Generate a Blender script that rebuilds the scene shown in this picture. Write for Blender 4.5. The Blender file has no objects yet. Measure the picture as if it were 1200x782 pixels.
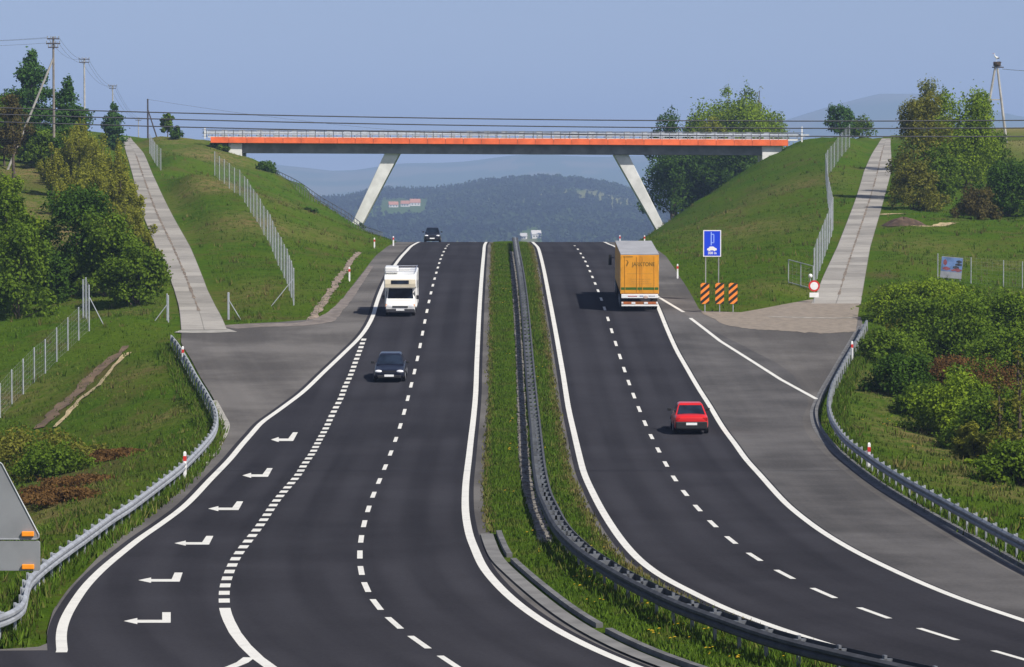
import bpy, bmesh, math, random
import numpy as np
from mathutils import Vector, Matrix, noise as mnoise

random.seed(7)
RNG = np.random.default_rng(11)
scene = bpy.context.scene
COL = scene.collection
F = 4000.0          # focal length in pixels of the 1200 px wide photograph
CAMZ = 14.0         # eye height in the scene's own metres
PITCH = math.atan(176.0 / F)
CP, SP = math.cos(PITCH), math.sin(PITCH)

# ------------------------------------------------------------------ survey helpers (photo measurements -> metres)
def ray(x, y):
    u = (x - 600.0) / F
    v = (391.0 - y) / F
    return u, CP + v * SP, -SP + v * CP

def PX(x, y, s):
    """point seen at (x, y) at the distance where a metre spans s pixels"""
    u, fy, fz = ray(x, y)
    k = (F / s) / fy
    return Vector((u * k, fy * k, CAMZ + fz * k))

def pchip(xk, yk):
    xk = np.asarray(xk, float); yk = np.asarray(yk, float)
    h = np.diff(xk); d = np.diff(yk) / h
    m = np.zeros_like(yk)
    for i in range(1, len(xk) - 1):
        if d[i-1] * d[i] > 0:
            w1 = 2*h[i] + h[i-1]; w2 = h[i] + 2*h[i-1]
            m[i] = (w1 + w2) / (w1 / d[i-1] + w2 / d[i])
    m[0] = d[0]; m[-1] = d[-1]
    def f(x):
        x = np.clip(np.asarray(x, float), xk[0], xk[-1])
        i = np.clip(np.searchsorted(xk, x) - 1, 0, len(xk) - 2)
        t = (x - xk[i]) / h[i]
        return (yk[i]*(1+2*t)*(1-t)**2 + m[i]*h[i]*t*(1-t)**2 + yk[i+1]*t*t*(3-2*t) + m[i+1]*h[i]*t*t*(t-1))
    return f

_prof = [(20, -10.9), (69, -10.95), (78.4, -11.1), (88.9, -11.33), (98.8, -11.5), (111, -11.72), (125, -11.9),
         (141.3, -12.03), (163.3, -11.95), (178.6, -11.42), (193.2, -10.75), (207.3, -9.9), (223.5, -8.85), (251.6, -7.5),
         (295.2, -6.28), (320, -5.86), (342, -5.92), (363.6, -6.27), (417, -8.6), (500, -13), (667, -24), (900, -34), (9000, -34)]
_zr0 = pchip([p[0] for p in _prof], [p[1] + CAMZ for p in _prof])
_yy = np.arange(20, 1000, 1.0)
_zz = _zr0(_yy)
_k = np.exp(-0.5 * (np.arange(-12, 13) / 4.0) ** 2); _k /= _k.sum()
_zz = np.convolve(np.pad(_zz, 12, mode='edge'), _k, mode='valid')
def zr(Y):
    return np.interp(Y, _yy, _zz)

_dt = np.linspace(45, 420, 6000)
_fwd = {}
def road_d(x, y, h=0.0):
    key = round(h, 3)
    if key not in _fwd:
        z = zr(_dt) + h - CAMZ
        c = _dt * CP - z * SP
        yp = 391.0 - F * (_dt * SP + z * CP) / c
        n = int(np.argmin(yp)) + 1
        _fwd[key] = (yp[:n][::-1], _dt[:n][::-1])
    a, b = _fwd[key]
    return float(np.interp(y, a, b))

def RP(x, y, h=0.0):
    """point of the road plane (plus h) seen at (x, y)"""
    d = road_d(x, y, h)
    u, fy, fz = ray(x, y)
    return Vector((u * d / fy, d, float(zr(d)) + h))

def gsmooth(a, sig):
    n = int(sig * 3) + 1
    k = np.exp(-0.5 * (np.arange(-n, n + 1) / sig) ** 2); k /= k.sum()
    return np.convolve(np.pad(a, n, mode='reflect', reflect_type='odd'), k, mode='valid')

YS = np.concatenate([np.arange(58, 130, 0.75), np.arange(130, 470, 1.5)])
class Line:
    """X as a smooth function of Y of a line traced in the photograph on the road surface"""
    def __init__(self, pts, h=0.0, sm=2.0, top=None, raw=False):
        P = sorted([RP(x, y, h) for x, y in pts], key=lambda p: p.y)
        ys = [P[0].y]; xs = [P[0].x]
        for p in P[1:]:
            if p.y > ys[-1] + 0.05:
                ys.append(p.y); xs.append(p.x)
        self.y0, self.y1 = ys[0], ys[-1]
        if top is not None:
            for (Y, X) in top:
                ys.append(Y); xs.append(X)
            self.y1 = ys[-1]
        g = np.arange(ys[0], ys[-1] + 0.5, 0.5)
        v = np.interp(g, ys, xs) if raw else pchip(ys, xs)(g)
        if sm > 0 and len(v) > 20:
            v = gsmooth(v, sm / 0.5)
        self.g, self.v = g, v
    def __call__(self, Y):
        return np.interp(Y, self.g, self.v)

# ------------------------------------------------------------------ traced road lines
LL = Line([(73, 764), (71.5, 741.7), (76.6, 724.6), (88, 704.8), (105, 682), (130.6, 657.9), (159, 635), (187.3, 615.3), (215.7, 594),
           (248.6, 560), (269, 539), (287, 517.3), (302.3, 499.4), (327.9, 480.2), (353.5, 461), (379, 436.7), (404.6, 412.4), (422.5, 394.5),
           (431.5, 381.7), (436.6, 371.5), (441, 356.7), (446.4, 341.4), (454, 325), (463, 310.7), (470.7, 300.5), (478.4, 292.3), (484, 287.4)],
          sm=1.5, top=[(400, -9.6), (470, -9.6)])
LR = Line([(568.6, 286.0), (566.6, 300.5), (564, 331), (561.5, 369.5), (559, 420.7), (556.4, 475), (553, 506), (549.5, 536.7), (546.6, 560),
           (545.2, 593), (550, 626.7), (557, 645), (565, 663), (590, 693), (623, 720), (666.7, 746.7), (740, 780), (810, 805), (900, 835), (990, 860)],
          sm=1.5, top=[(400, -2.6), (470, -2.6)])
RL = Line([(626, 285.6), (631.5, 292.8), (636.6, 313), (641.7, 338.8), (648, 372), (654.5, 408), (661, 446), (665, 472), (672.8, 508),
           (682, 546.8), (696.8, 582), (719, 620), (744.7, 652), (773.5, 674.7), (812, 695), (850, 713.5), (882, 726), (940, 746), (1010, 768),
           (1080, 790), (1160, 815), (1270, 848)], sm=1.5, top=[(400, 1.9), (470, 1.9)])
RR = Line([(713, 286.0), (722, 290), (735, 303), (750, 324), (762, 343), (770, 357.7), (781, 384.4), (791, 407), (805, 432), (819, 456),
           (836, 483), (858.5, 516.7), (875, 539.5), (891.8, 558), (918, 587.2), (952, 615.4), (995.8, 643), (1054, 672), (1112, 697), (1200, 727.6),
           (1300, 760), (1400, 790), (1600, 845)], sm=1.5, top=[(400, 9.4), (470, 9.4)])
PL = Line([(-700, 850), (-420, 800), (-300, 766.5), (56, 764), (55, 741), (62, 715), (80, 690), (118, 650), (146, 622), (180, 594), (228, 556), (252, 530), (264, 508),
           (266, 495), (258, 482), (248, 463), (236, 444), (224, 421), (212, 402), (213, 386), (262, 381), (300, 378.3), (345, 377), (376, 373), (384, 368),
           (396, 358), (413, 335), (427, 317), (441, 299), (449, 293), (458, 287)], sm=0.6, raw=True, top=[(400, -12.2), (470, -12.2)])
PR = Line([(757, 286), (765, 290), (780, 300), (797, 325), (808, 342), (819, 362), (822, 366), (1008, 368.5), (1011, 380), (1000, 398), (981, 431),
           (963, 463), (955, 486), (963, 506), (986, 532), (1023, 562), (1078, 596), (1156, 640), (1200, 665), (1260, 694), (1330, 726), (1400, 758), (1500, 800), (1640, 850)],
          sm=0.6, raw=True, top=[(400, 13.2), (470, 13.2)])

# ------------------------------------------------------------------ terrain
def sstep(t):
    t = np.clip(t, 0, 1)
    return t * t * (3 - 2 * t)

_ctrl = [  # (x, y, s) measured points on the land beside the road
    # left, below and behind the guard rail
    (0, 495, 20.4), (50, 440, 19.4), (100, 388, 18.4), (30, 380, 18), (0, 400, 17.5), (60, 350, 16.6), (110, 372, 17.8), (150, 368, 18), (195, 366, 18.2),
    (150, 450, 20.8), (180, 500, 22.3), (120, 560, 24.2), (60, 600, 27), (20, 640, 31), (0, 560, 23), (-80, 560, 23), (-120, 450, 19), (-60, 660, 34), (-40, 700, 40),
    # concrete track on the left
    (238, 385, 18.2), (225, 340, 16.2), (213, 292, 14.1), (194, 250, 12.15), (168, 206, 10.2), (157, 180, 8.9), (152, 165, 8.1),
    (210, 340, 16.2), (196, 292, 14.1), (182, 250, 12.15), (150, 206, 10.2), (143, 180, 8.9),
    # bank left of the track
    (100, 330, 15.5), (60, 260, 12.5), (0, 260, 12.5), (0, 200, 11), (-80, 190, 11), (60, 165, 9.6), (0, 153, 9), (110, 168, 8.6), (130, 158, 7.7), (-100, 150, 9),
    # plateau at the top of the left slope
    (200, 158, 8.1), (250, 163, 8.4), (150, 163, 7.4), (200, 166, 6.6), (100, 158, 7), (0, 150, 7), (-200, 150, 8),
    # left grass slope
    (262, 372, 17.9), (300, 372, 17.8), (340, 372, 17.8), (345, 357, 17.3), (336, 331, 16), (314, 281, 13.8), (286, 231, 12), (252, 206, 10.9),
    (225, 185, 9.6), (190, 178, 9), (260, 330, 16), (240, 280, 13.8), (215, 230, 11.6), (290, 345, 16.8), (300, 300, 14.5),
    (330, 205, 9.05), (380, 240, 9.5), (410, 262, 9.7), (440, 284, 10.3), (300, 185, 8.65), (280, 182, 8.4), (415, 268, 8.57), (300, 186, 7.6),
    (370, 280, 12.2), (400, 300, 13.2), (350, 250, 11), (390, 320, 14.8), (310, 220, 10.4),
    # right slope
    (759.6, 276, 10), (778, 260.5, 9.6), (816, 234, 9.3), (860, 210, 9), (903, 182, 8.7), (936, 164, 8.5), (960, 160, 8.4), (990, 161, 8.6), (1010, 159, 8),
    (772, 266, 8.57), (900, 184, 7.6), (850, 357, 17.1), (900, 352, 17.1), (880, 280, 12.9), (930, 220, 10.8), (850, 250, 11.1), (920, 290, 14), (900, 320, 15.3),
    (952, 324, 16.3), (976, 266, 13), (970, 240, 11.6), (967, 209, 10.2), (995, 172, 9), (930, 330, 16.2), (830, 300, 14), (800, 285, 12.8),
    # concrete track on the right
    (985, 348, 16.9), (1000, 290, 13.9), (1019, 232, 11.2), (1028, 201, 9.8), (1036, 170, 8.5), (1040, 160, 7.9),
    (966, 340, 16.9), (983, 290, 13.9), (1004, 232, 11.2), (1018, 290, 13.9), (1034, 232, 11.2), (1045, 201, 9.8), (1008, 342, 16.9), (1005, 362, 17.6),
    # right field
    (1080, 300, 14.2), (1150, 300, 14), (1220, 300, 14), (1100, 330, 15.5), (1180, 335, 15.5), (1060, 265, 12.6), (1150, 255, 12), (1220, 255, 12),
    (1060, 240, 11.4), (1120, 240, 11.5), (1190, 190, 9.5), (1195, 152, 7.6), (1100, 175, 8.5), (1300, 152, 8), (1300, 250, 12),
    # right, below and behind the guard rail
    (1060, 395, 18.2), (1020, 420, 19.8), (1040, 500, 22.9), (1100, 540, 25.2), (1160, 590, 29.6), (1200, 610, 31.7), (1200, 560, 26.7),
    (1200, 480, 22), (1150, 430, 19.5), (1200, 400, 18), (1300, 600, 29), (1300, 450, 20), (1290, 655, 38), (1080, 520, 23.8),
]
def densify(pts, n):
    P = np.array(pts, float); t = np.linspace(0, 1, len(P)); q = np.linspace(0, 1, n)
    return [tuple(np.interp(v, t, P[:, k]) for k in range(3)) for v in q]
_ctrl += densify([(344, 357, 17.3), (336, 331, 16), (314, 281, 13.8), (286, 231, 12), (252, 206, 10.9)], 22)
_ctrl += densify([(952, 324, 16.3), (976, 266, 13), (970, 240, 11.6), (967, 209, 10.2), (979, 192, 9.6), (995, 172, 9)], 22)
_cp = []
for (x, y, s) in _ctrl:
    p = PX(x, y, s)
    _cp.append((p.x, p.y, p.z - float(zr(p.y))))
for Y in np.arange(60, 470, 7.0):
    _cp.append((float(PL(Y)), Y, 0.0)); _cp.append((float(PR(Y)), Y, 0.0)); _cp.append((0.0, Y, 0.0))
    if Y < 205:
        _cp.append((float(PL(Y)) - 2.2, Y, 0.05))
        _cp.append((float(PR(Y)) + 2.2, Y, 0.10))
for (X, Y, r) in [(-60, 70, -1), (-60, 110, -2), (60, 80, -1), (60, 120, -1), (-120, 300, 4), (120, 300, 1), (-30, 60, 0), (40, 60, 0),
                  (-38, 540, 17), (38, 540, 17), (-17, 495, .3), (17, 495, .3), (-19, 520, 0), (19, 520, 0), (-20, 560, 0), (20, 560, 0), (-38, 620, 22), (38, 620, 22), (-21, 620, 0), (21, 620, 0), (0, 540, 0), (0, 620, 0)]:
    _cp.append((X, Y, r))
_cp = np.array(_cp)
_D = np.hypot(_cp[:, None, 0] - _cp[None, :, 0], _cp[:, None, 1] - _cp[None, :, 1])
_n = len(_cp)
_A = np.zeros((_n + 1, _n + 1)); _A[:_n, :_n] = _D - 1.0 * np.eye(_n); _A[:_n, _n] = 1; _A[_n, :_n] = 1
_W = np.linalg.lstsq(_A, np.append(_cp[:, 2], 0), rcond=None)[0]

_ridge_px = pchip([-400, 0, 340, 400, 480, 540, 620, 760, 860, 930, 985, 1030, 1090, 1160, 1300, 1700],
                  [205, 203, 197, 200, 190, 186, 184, 186, 158, 138, 121, 112, 116, 130, 150, 190])
_wood_px = pchip([-400, 0, 400, 448, 492, 536, 560, 600, 640, 683, 716, 760, 800, 1000, 1700],
                 [258, 250, 240, 231, 231, 227, 222, 218, 216, 219, 225, 234, 241, 256, 266])
def far_z(X, Y):
    px = 600 + F * X / np.maximum(Y, 200.0)
    v = -34 - 46 * sstep((Y - 900) / 1900)
    wz = (215 - _wood_px(np.clip(px, -400, 1700))) / F * 4600
    w = np.exp(-((Y - 4600) / np.where(Y < 4600, 1240.0, 840.0)) ** 2)
    v = v + (wz - v) * w
    rz = (215 - _ridge_px(np.clip(px, -400, 1700))) / F * 12000
    rz = rz + 8 * np.sin(X / 180.0) + 5 * np.sin(X / 74.0 + 1)
    w2 = np.exp(-((Y - 12000) / 2200.0) ** 2)
    v = v + (rz - v) * w2
    return v + CAMZ

def fbm(X, Y, sc, seed=0):
    r = np.zeros_like(X, dtype=float)
    rg = np.random.default_rng(seed)
    for k in range(7):
        a = rg.uniform(0, 2 * np.pi); f = sc * (1.35 ** k)
        r += np.sin((X * np.cos(a) + Y * np.sin(a)) * f + rg.uniform(0, 6.28) + 1.3 * np.sin((X * np.sin(a) - Y * np.cos(a)) * f * .6)) / (1.12 ** k)
    return r / 3.2

# tracks: row, left edge, right edge, scale
LTE = [(388, 212, 266, 18.5), (360, 209, 252, 17), (340, 204, 243, 16.2), (292, 183.5, 224, 14.1), (250, 167, 201, 12.15), (206, 156, 180, 10.2), (180, 148.5, 169, 8.9), (166, 145, 157, 8.2), (161, 144.5, 153.5, 7.7)]
RTE = [(352, 950, 1009, 17.1), (340, 957, 1011, 16.5), (290, 981, 1020, 13.9), (232, 1003, 1036, 11.2), (201, 1012, 1044, 9.8), (183, 1020, 1044, 9.1), (170, 1028, 1043, 8.5), (162, 1033, 1043, 7.9)]
_tracks = []
APR = ([(819, 362), (867, 366.5), (890, 362.5), (918, 357), (951, 351), (960, 347)], (1012, 347))
_apy = [RP(x, y) for x, y in [(860, 372)] + APR[0][1:]]
def ground(X, Y):
    X = np.atleast_1d(np.asarray(X, float)); Y = np.atleast_1d(np.asarray(Y, float))
    z = ground0(X, Y)
    for (ty, tx, tw, tz) in _tracks:
        d = np.abs(X - np.interp(Y, ty, tx, left=1e4, right=1e4)) - np.interp(Y, ty, tw) / 2
        k = 1 - sstep((d - .5) / 3.0)
        z = z * (1 - k) + (np.interp(Y, ty, tz) - .03) * k
    xa = np.interp(Y, [q.y for q in _apy], [q.x for q in _apy], left=1e4, right=1e4)
    k = 1 - sstep(np.maximum(xa - X, X - 23.5) / 1.2)
    z = z * (1 - k) + (zr(Y) - .06) * k
    return z
def ground0(X, Y):
    X = np.atleast_1d(np.asarray(X, float)); Y = np.atleast_1d(np.asarray(Y, float))
    Xc = np.clip(X, -150, 150); Yc = np.clip(Y, 50, 640)
    out = np.empty(len(X))
    for i in range(0, len(X), 8000):
        sl = slice(i, i + 8000)
        D = np.hypot(Xc[sl, None] - _cp[None, :, 0], Yc[sl, None] - _cp[None, :, 1])
        out[sl] = D @ _W[:_n] + _W[_n]
    xl = PL(Yc); xrr = PR(Yc)
    dist = np.maximum(xl - X, X - xrr)
    w = sstep(dist / 1.6)
    res = out * w
    res = np.where(dist > 0.3, res + 0.10 * fbm(X, Y, .5, 3) * sstep(dist / 4) + 0.05 * fbm(X, Y, 1.6, 4) * sstep(dist / 3), res)
    z = zr(Yc) + res
    z = np.where(dist < 0.35, zr(Yc) - 0.07, z)
    b = sstep((Y - 600) / 330.0)
    bl = sstep((Y - 1000) / 400.0)
    pl = sstep((-X - 66) / 14.0)
    b = b * (1 - pl) + bl * pl
    zf = far_z(X, Y)
    return z * (1 - b) + zf * b

for E in (LTE, RTE):
    P_ = np.array([(((a + b) / 2 - 600) / s, F / s, (b - a) / s, PX(600, y, s).z) for y, a, b, s in E])
    ty = np.arange(P_[0, 1] - 1, P_[-1, 1] + 6, 1.0)
    tx = pchip(P_[:, 1], P_[:, 0])(ty); tw = np.interp(ty, P_[:, 1], P_[:, 2])
    tz = gsmooth(pchip(P_[:, 1], P_[:, 3])(ty), 5.0)
    e = 1 - sstep((ty - ty[0] - 2) / 22.0); tz = tz * (1 - e) + zr(ty) * e
    _tracks.append((ty, tx, tw, tz))
def gz(x, y):
    return float(ground([x], [y])[0])

def GP(x, s):
    """point on the land in photo column x at scale s"""
    Y = F / s; X = (x - 600.0) / s
    return Vector((X, Y, gz(X, Y)))

def ztop(y, s):
    return PX(600, y, s).z

# ------------------------------------------------------------------ materials
def new_mat(name):
    m = bpy.data.materials.new(name); m.use_nodes = True
    nt = m.node_tree
    return m, nt, nt.nodes['Principled BSDF']

def N(nt, t, **kw):
    n = nt.nodes.new(t)
    for k, v in kw.items():
        if k in n.inputs: n.inputs[k].default_value = v
        else: setattr(n, k, v)
    return n

def mixc(nt, fac, a, b, mode='MIX'):
    n = nt.nodes.new('ShaderNodeMix'); n.data_type = 'RGBA'; n.blend_type = mode
    for sock, v in ((n.inputs[0], fac), (n.inputs[6], a), (n.inputs[7], b)):
        if isinstance(v, (int, float)): sock.default_value = v
        elif isinstance(v, tuple): sock.default_value = (*v, 1) if len(v) == 3 else v
        else: nt.links.new(v, sock)
    return n.outputs[2]

def ramp(nt, fac, lo, hi):
    n = nt.nodes.new('ShaderNodeMapRange'); n.interpolation_type = 'SMOOTHSTEP'
    n.inputs[1].default_value = lo; n.inputs[2].default_value = hi
    nt.links.new(fac, n.inputs[0])
    return n.outputs[0]

def nz(nt, scale, detail=4, vec=None, rough=.55):
    n = N(nt, 'ShaderNodeTexNoise', Scale=scale, Detail=detail, Roughness=rough)
    if vec is None:
        g = nt.nodes.new('ShaderNodeNewGeometry'); vec = g.outputs['Position']
    nt.links.new(vec, n.inputs['Vector'])
    return n.outputs['Fac']

def simple(name, col, rough=.6, metal=0.0, var=.2, scale=4.0, spec=.4, coat=0.0):
    m, nt, b = new_mat(name)
    f = ramp(nt, nz(nt, scale, 5), .3, .7)
    lo = tuple(c * (1 - var) for c in col); hi = tuple(min(1, c * (1 + var)) for c in col)
    nt.links.new(mixc(nt, f, lo, hi), b.inputs['Base Color'])
    b.inputs['Roughness'].default_value = rough; b.inputs['Metallic'].default_value = metal
    b.inputs['Specular IOR Level'].default_value = spec
    if coat: b.inputs['Coat Weight'].default_value = coat; b.inputs['Coat Roughness'].default_value = .08
    return m

def grass_mat(name, tint=(.74, .90, .46)):
    m, nt, b = new_mat(name)
    t = lambda c: tuple(a * k for a, k in zip(c, tint))
    big = ramp(nt, nz(nt, .09, 4), .38, .62)
    mid = ramp(nt, nz(nt, .55, 5), .35, .68)
    fine = ramp(nt, nz(nt, 3.5, 6, rough=.7), .25, .75)
    c = mixc(nt, mid, t((.040, .084, .012)), t((.088, .142, .017)))
    c = mixc(nt, big, c, t((.108, .132, .024)))
    c2 = mixc(nt, fine, t((.030, .058, .010)), t((.118, .165, .030)))
    c = mixc(nt, .55, c, c2)
    mo = ramp(nt, nz(nt, .22, 7, rough=.72), .48, .72)
    c = mixc(nt, mo, c, (.088, .084, .024))
    at = N(nt, 'ShaderNodeAttribute', attribute_name='dry')
    sp = nt.nodes.new('ShaderNodeSeparateColor'); nt.links.new(at.outputs['Color'], sp.inputs[0])
    brk = ramp(nt, nz(nt, 1.1, 6, rough=.7), .35, .62)
    mul = nt.nodes.new('ShaderNodeMath'); mul.operation = 'MULTIPLY'
    nt.links.new(sp.outputs[0], mul.inputs[0]); nt.links.new(brk, mul.inputs[1])
    c = mixc(nt, mul.outputs[0], c, (.215, .155, .072))
    mul2 = nt.nodes.new('ShaderNodeMath'); mul2.operation = 'MULTIPLY'
    nt.links.new(sp.outputs[1], mul2.inputs[0])
    brk2 = ramp(nt, nz(nt, 1.7, 6, rough=.7), .2, .45); nt.links.new(brk2, mul2.inputs[1])
    c = mixc(nt, mul2.outputs[0], c, (.105, .068, .038))
    c = mixc(nt, sp.outputs[2], c, mixc(nt, fine, (.24, .19, .09), (.16, .16, .05)))
    nt.links.new(c, b.inputs['Base Color'])
    b.inputs['Roughness'].default_value = 1.0; b.inputs['Specular IOR Level'].default_value = 0
    bm = N(nt, 'ShaderNodeBump', Strength=.9, Distance=.25)
    nt.links.new(nz(nt, 2.2, 8, rough=.75), bm.inputs['Height']); nt.links.new(bm.outputs[0], b.inputs['Normal'])
    return m

def leaf_mat(name, lo, hi, trans=.35, rough=.6):
    lo = (lo[0] * 1.4, lo[1] * 1.36, lo[2] * .8); hi = (hi[0] * 1.6, hi[1] * 1.52, hi[2] * .85)
    m, nt, b = new_mat(name)
    g = nt.nodes.new('ShaderNodeNewGeometry')
    cl = ramp(nt, nz(nt, .9, 3), .3, .7)
    mx = nt.nodes.new('ShaderNodeMath'); mx.operation = 'MULTIPLY_ADD'
    nt.links.new(g.outputs['Random Per Island'], mx.inputs[0]); mx.inputs[1].default_value = .6
    m2 = nt.nodes.new('ShaderNodeMath'); m2.operation = 'MULTIPLY'; m2.inputs[1].default_value = .4
    nt.links.new(cl, m2.inputs[0]); nt.links.new(m2.outputs[0], mx.inputs[2])
    c = mixc(nt, mx.outputs[0], lo, hi)
    nt.links.new(c, b.inputs['Base Color'])
    b.inputs['Roughness'].default_value = rough; b.inputs['Specular IOR Level'].default_value = .05
    tr = nt.nodes.new('ShaderNodeBsdfTranslucent'); nt.links.new(c, tr.inputs['Color'])
    ms = nt.nodes.new('ShaderNodeMixShader'); ms.inputs[0].default_value = trans
    out = nt.nodes['Material Output']
    nt.links.new(b.outputs[0], ms.inputs[1]); nt.links.new(tr.outputs[0], ms.inputs[2]); nt.links.new(ms.outputs[0], out.inputs[0])
    return m

def asphalt_mat(name, a, bb, streak=.25, patch=.12, wheel=0.0):
    """u runs along the road (1 = 10 m), v across it in metres"""
    m, nt, b = new_mat(name)
    uv = nt.nodes.new('ShaderNodeUVMap')
    mp = N(nt, 'ShaderNodeMapping'); mp.inputs['Scale'].default_value = (.16, .8, 1)
    nt.links.new(uv.outputs[0], mp.inputs[0])
    st = ramp(nt, nz(nt, 1.0, 5, mp.outputs[0]), .3, .7)
    pt = ramp(nt, nz(nt, .12, 5), .35, .65)
    fi = ramp(nt, nz(nt, 9, 4, rough=.7), .2, .8)
    if wheel:      # polished wheel paths, 1.8 m apart in each 3.6 m lane
        sx = nt.nodes.new('ShaderNodeSeparateXYZ'); nt.links.new(uv.outputs[0], sx.inputs[0])
        m1 = N(nt, 'ShaderNodeMath', operation='MULTIPLY_ADD'); nt.links.new(sx.outputs[1], m1.inputs[0]); m1.inputs[1].default_value = 2 * math.pi / 1.78; m1.inputs[2].default_value = -1.25 * 2 * math.pi / 1.78
        m2 = N(nt, 'ShaderNodeMath', operation='COSINE'); nt.links.new(m1.outputs[0], m2.inputs[0])
        wl = ramp(nt, m2.outputs[0], -.6, 1.0)
        m3 = N(nt, 'ShaderNodeMath', operation='MULTIPLY'); nt.links.new(wl, m3.inputs[0]); nt.links.new(ramp(nt, nz(nt, .05, 3), .35, .6), m3.inputs[1])
    c = mixc(nt, st, a, bb)
    if wheel: c = mixc(nt, m3.outputs[0], c, tuple(x * 1.22 for x in bb))
    c = mixc(nt, patch, c, mixc(nt, pt, tuple(x * .55 for x in a), tuple(x * 1.5 for x in bb)))
    c = mixc(nt, .22, c, mixc(nt, fi, tuple(x * .5 for x in a), tuple(x * 1.6 for x in bb)))
    nt.links.new(c, b.inputs['Base Color'])
    b.inputs['Roughness'].default_value = 1.0; b.inputs['Specular IOR Level'].default_value = .01
    bm = N(nt, 'ShaderNodeBump', Strength=.25, Distance=.02)
    nt.links.new(nz(nt, 30, 3), bm.inputs['Height']); nt.links.new(bm.outputs[0], b.inputs['Normal'])
    return m

MT = {}
MT['grass'] = grass_mat('grass_ground')
MT['lane'] = asphalt_mat('asphalt_lane', (.0225, .0221, .0262), (.0338, .0332, .0382), patch=.24, wheel=.5)
MT['old'] = asphalt_mat('asphalt_old', (.080, .075, .072), (.124, .116, .108), patch=.5)
MT['gravel'] = simple('gravel', (.21, .175, .135), .95, var=.16, scale=2.2); MT['gravelbrown'] = simple('brown_gravel', (.16, .135, .115), .95, var=.3, scale=1.5)
def paint_mat():
    m, nt, b = new_mat('road_paint')
    f = ramp(nt, nz(nt, 1.3, 8, rough=.78), .28, .58)
    c = mixc(nt, f, (.53, .515, .465), (.64, .625, .565))
    nt.links.new(c, b.inputs['Base Color']); b.inputs['Roughness'].default_value = .7
    return m
MT['paint'] = paint_mat()
def slab_mat():
    m, nt, b = new_mat('concrete_slabs')
    uv = nt.nodes.new('ShaderNodeUVMap')
    br = N(nt, 'ShaderNodeTexBrick', Scale=1.0); br.offset = 0.0
    br.inputs['Color1'].default_value = (.37, .345, .30, 1); br.inputs['Color2'].default_value = (.175, .162, .14, 1)
    br.inputs['Mortar'].default_value = (.13, .12, .10, 1); br.inputs['Mortar Size'].default_value = .035; br.inputs['Bias'].default_value = .1
    br.inputs['Brick Width'].default_value = 3.0; br.inputs['Row Height'].default_value = 1.6
    nt.links.new(uv.outputs[0], br.inputs['Vector'])
    f = ramp(nt, nz(nt, .7, 6, rough=.65), .3, .7)
    c = mixc(nt, .30, br.outputs['Color'], mixc(nt, f, (.17, .155, .13), (.36, .335, .29)))
    nt.links.new(c, b.inputs['Base Color']); b.inputs['Roughness'].default_value = .9
    return m
MT['slabs'] = slab_mat()
MT['gully'] = simple('red_brown_soil', (.125, .082, .046), .95, var=.35, scale=1.2)
MT['soil'] = simple('bare_soil', (.07, .045, .028), .95, var=.4, scale=1.6)
MT['sand'] = simple('sandy_soil', (.36, .28, .15), .95, var=.3, scale=2)
MT['chute'] = simple('earthy_stone', (.20, .155, .115), .92, var=.5, scale=1.6)
MT['stone'] = simple('rough_stone', (.17, .155, .135), .9, var=.45, scale=3.5)
MT['concrete'] = simple('concrete', (.155, .15, .14), .9, var=.2, scale=1)
MT['kerbconc'] = simple('kerb_concrete', (.12, .118, .115), .9, var=.3, scale=1.5)
MT['darkconc'] = simple('dark_concrete', (.10, .10, .105), .85, var=.25, scale=2)
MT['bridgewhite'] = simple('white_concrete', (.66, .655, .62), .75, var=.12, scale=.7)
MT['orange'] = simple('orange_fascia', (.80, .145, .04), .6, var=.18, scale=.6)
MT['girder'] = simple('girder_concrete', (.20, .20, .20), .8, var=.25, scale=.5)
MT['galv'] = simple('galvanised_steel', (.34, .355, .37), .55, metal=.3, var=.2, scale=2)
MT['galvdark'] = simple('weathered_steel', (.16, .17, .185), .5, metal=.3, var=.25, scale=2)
MT['galvlight'] = simple('pale_steel', (.33, .35, .37), .6, metal=.2, var=.15, scale=3)
MT['white'] = simple('white_paint', (.78, .77, .74), .5, var=.06, scale=3)
MT['red'] = simple('red_paint', (.55, .03, .02), .5, var=.1, scale=3)
MT['black'] = simple('black_rubber', (.012, .012, .013), .7, var=.2, scale=5)
MT['wood'] = simple('pole_wood', (.20, .175, .15), .85, var=.25, scale=2)
MT['poleconc'] = simple('pole_concrete', (.36, .34, .31), .85, var=.2, scale=2)
MT['darkpole'] = simple('dark_pole', (.06, .05, .05), .8, var=.2, scale=2)
MT['cable'] = simple('cable_black', (.055, .058, .07), .6, var=.1, scale=1)
MT['signblue'] = simple('sign_blue', (.008, .05, .62), .4, var=.05, scale=1)
MT['signback'] = simple('sign_back_grey', (.25, .255, .265), .5, metal=.2, var=.08, scale=2)
MT['signorange'] = simple('sign_orange', (.86, .25, .03), .45, var=.05, scale=1)
MT['amber'] = simple('amber_plastic', (.95, .30, .02), .35, var=.08, scale=4)
MT['bark'] = simple('bark', (.085, .065, .048), .9, var=.35, scale=4)
MT['birchbark'] = simple('pale_bark', (.30, .27, .23), .9, var=.4, scale=4)
MT['nest'] = simple('nest_twigs', (.09, .065, .045), .95, var=.4, scale=6)
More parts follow.
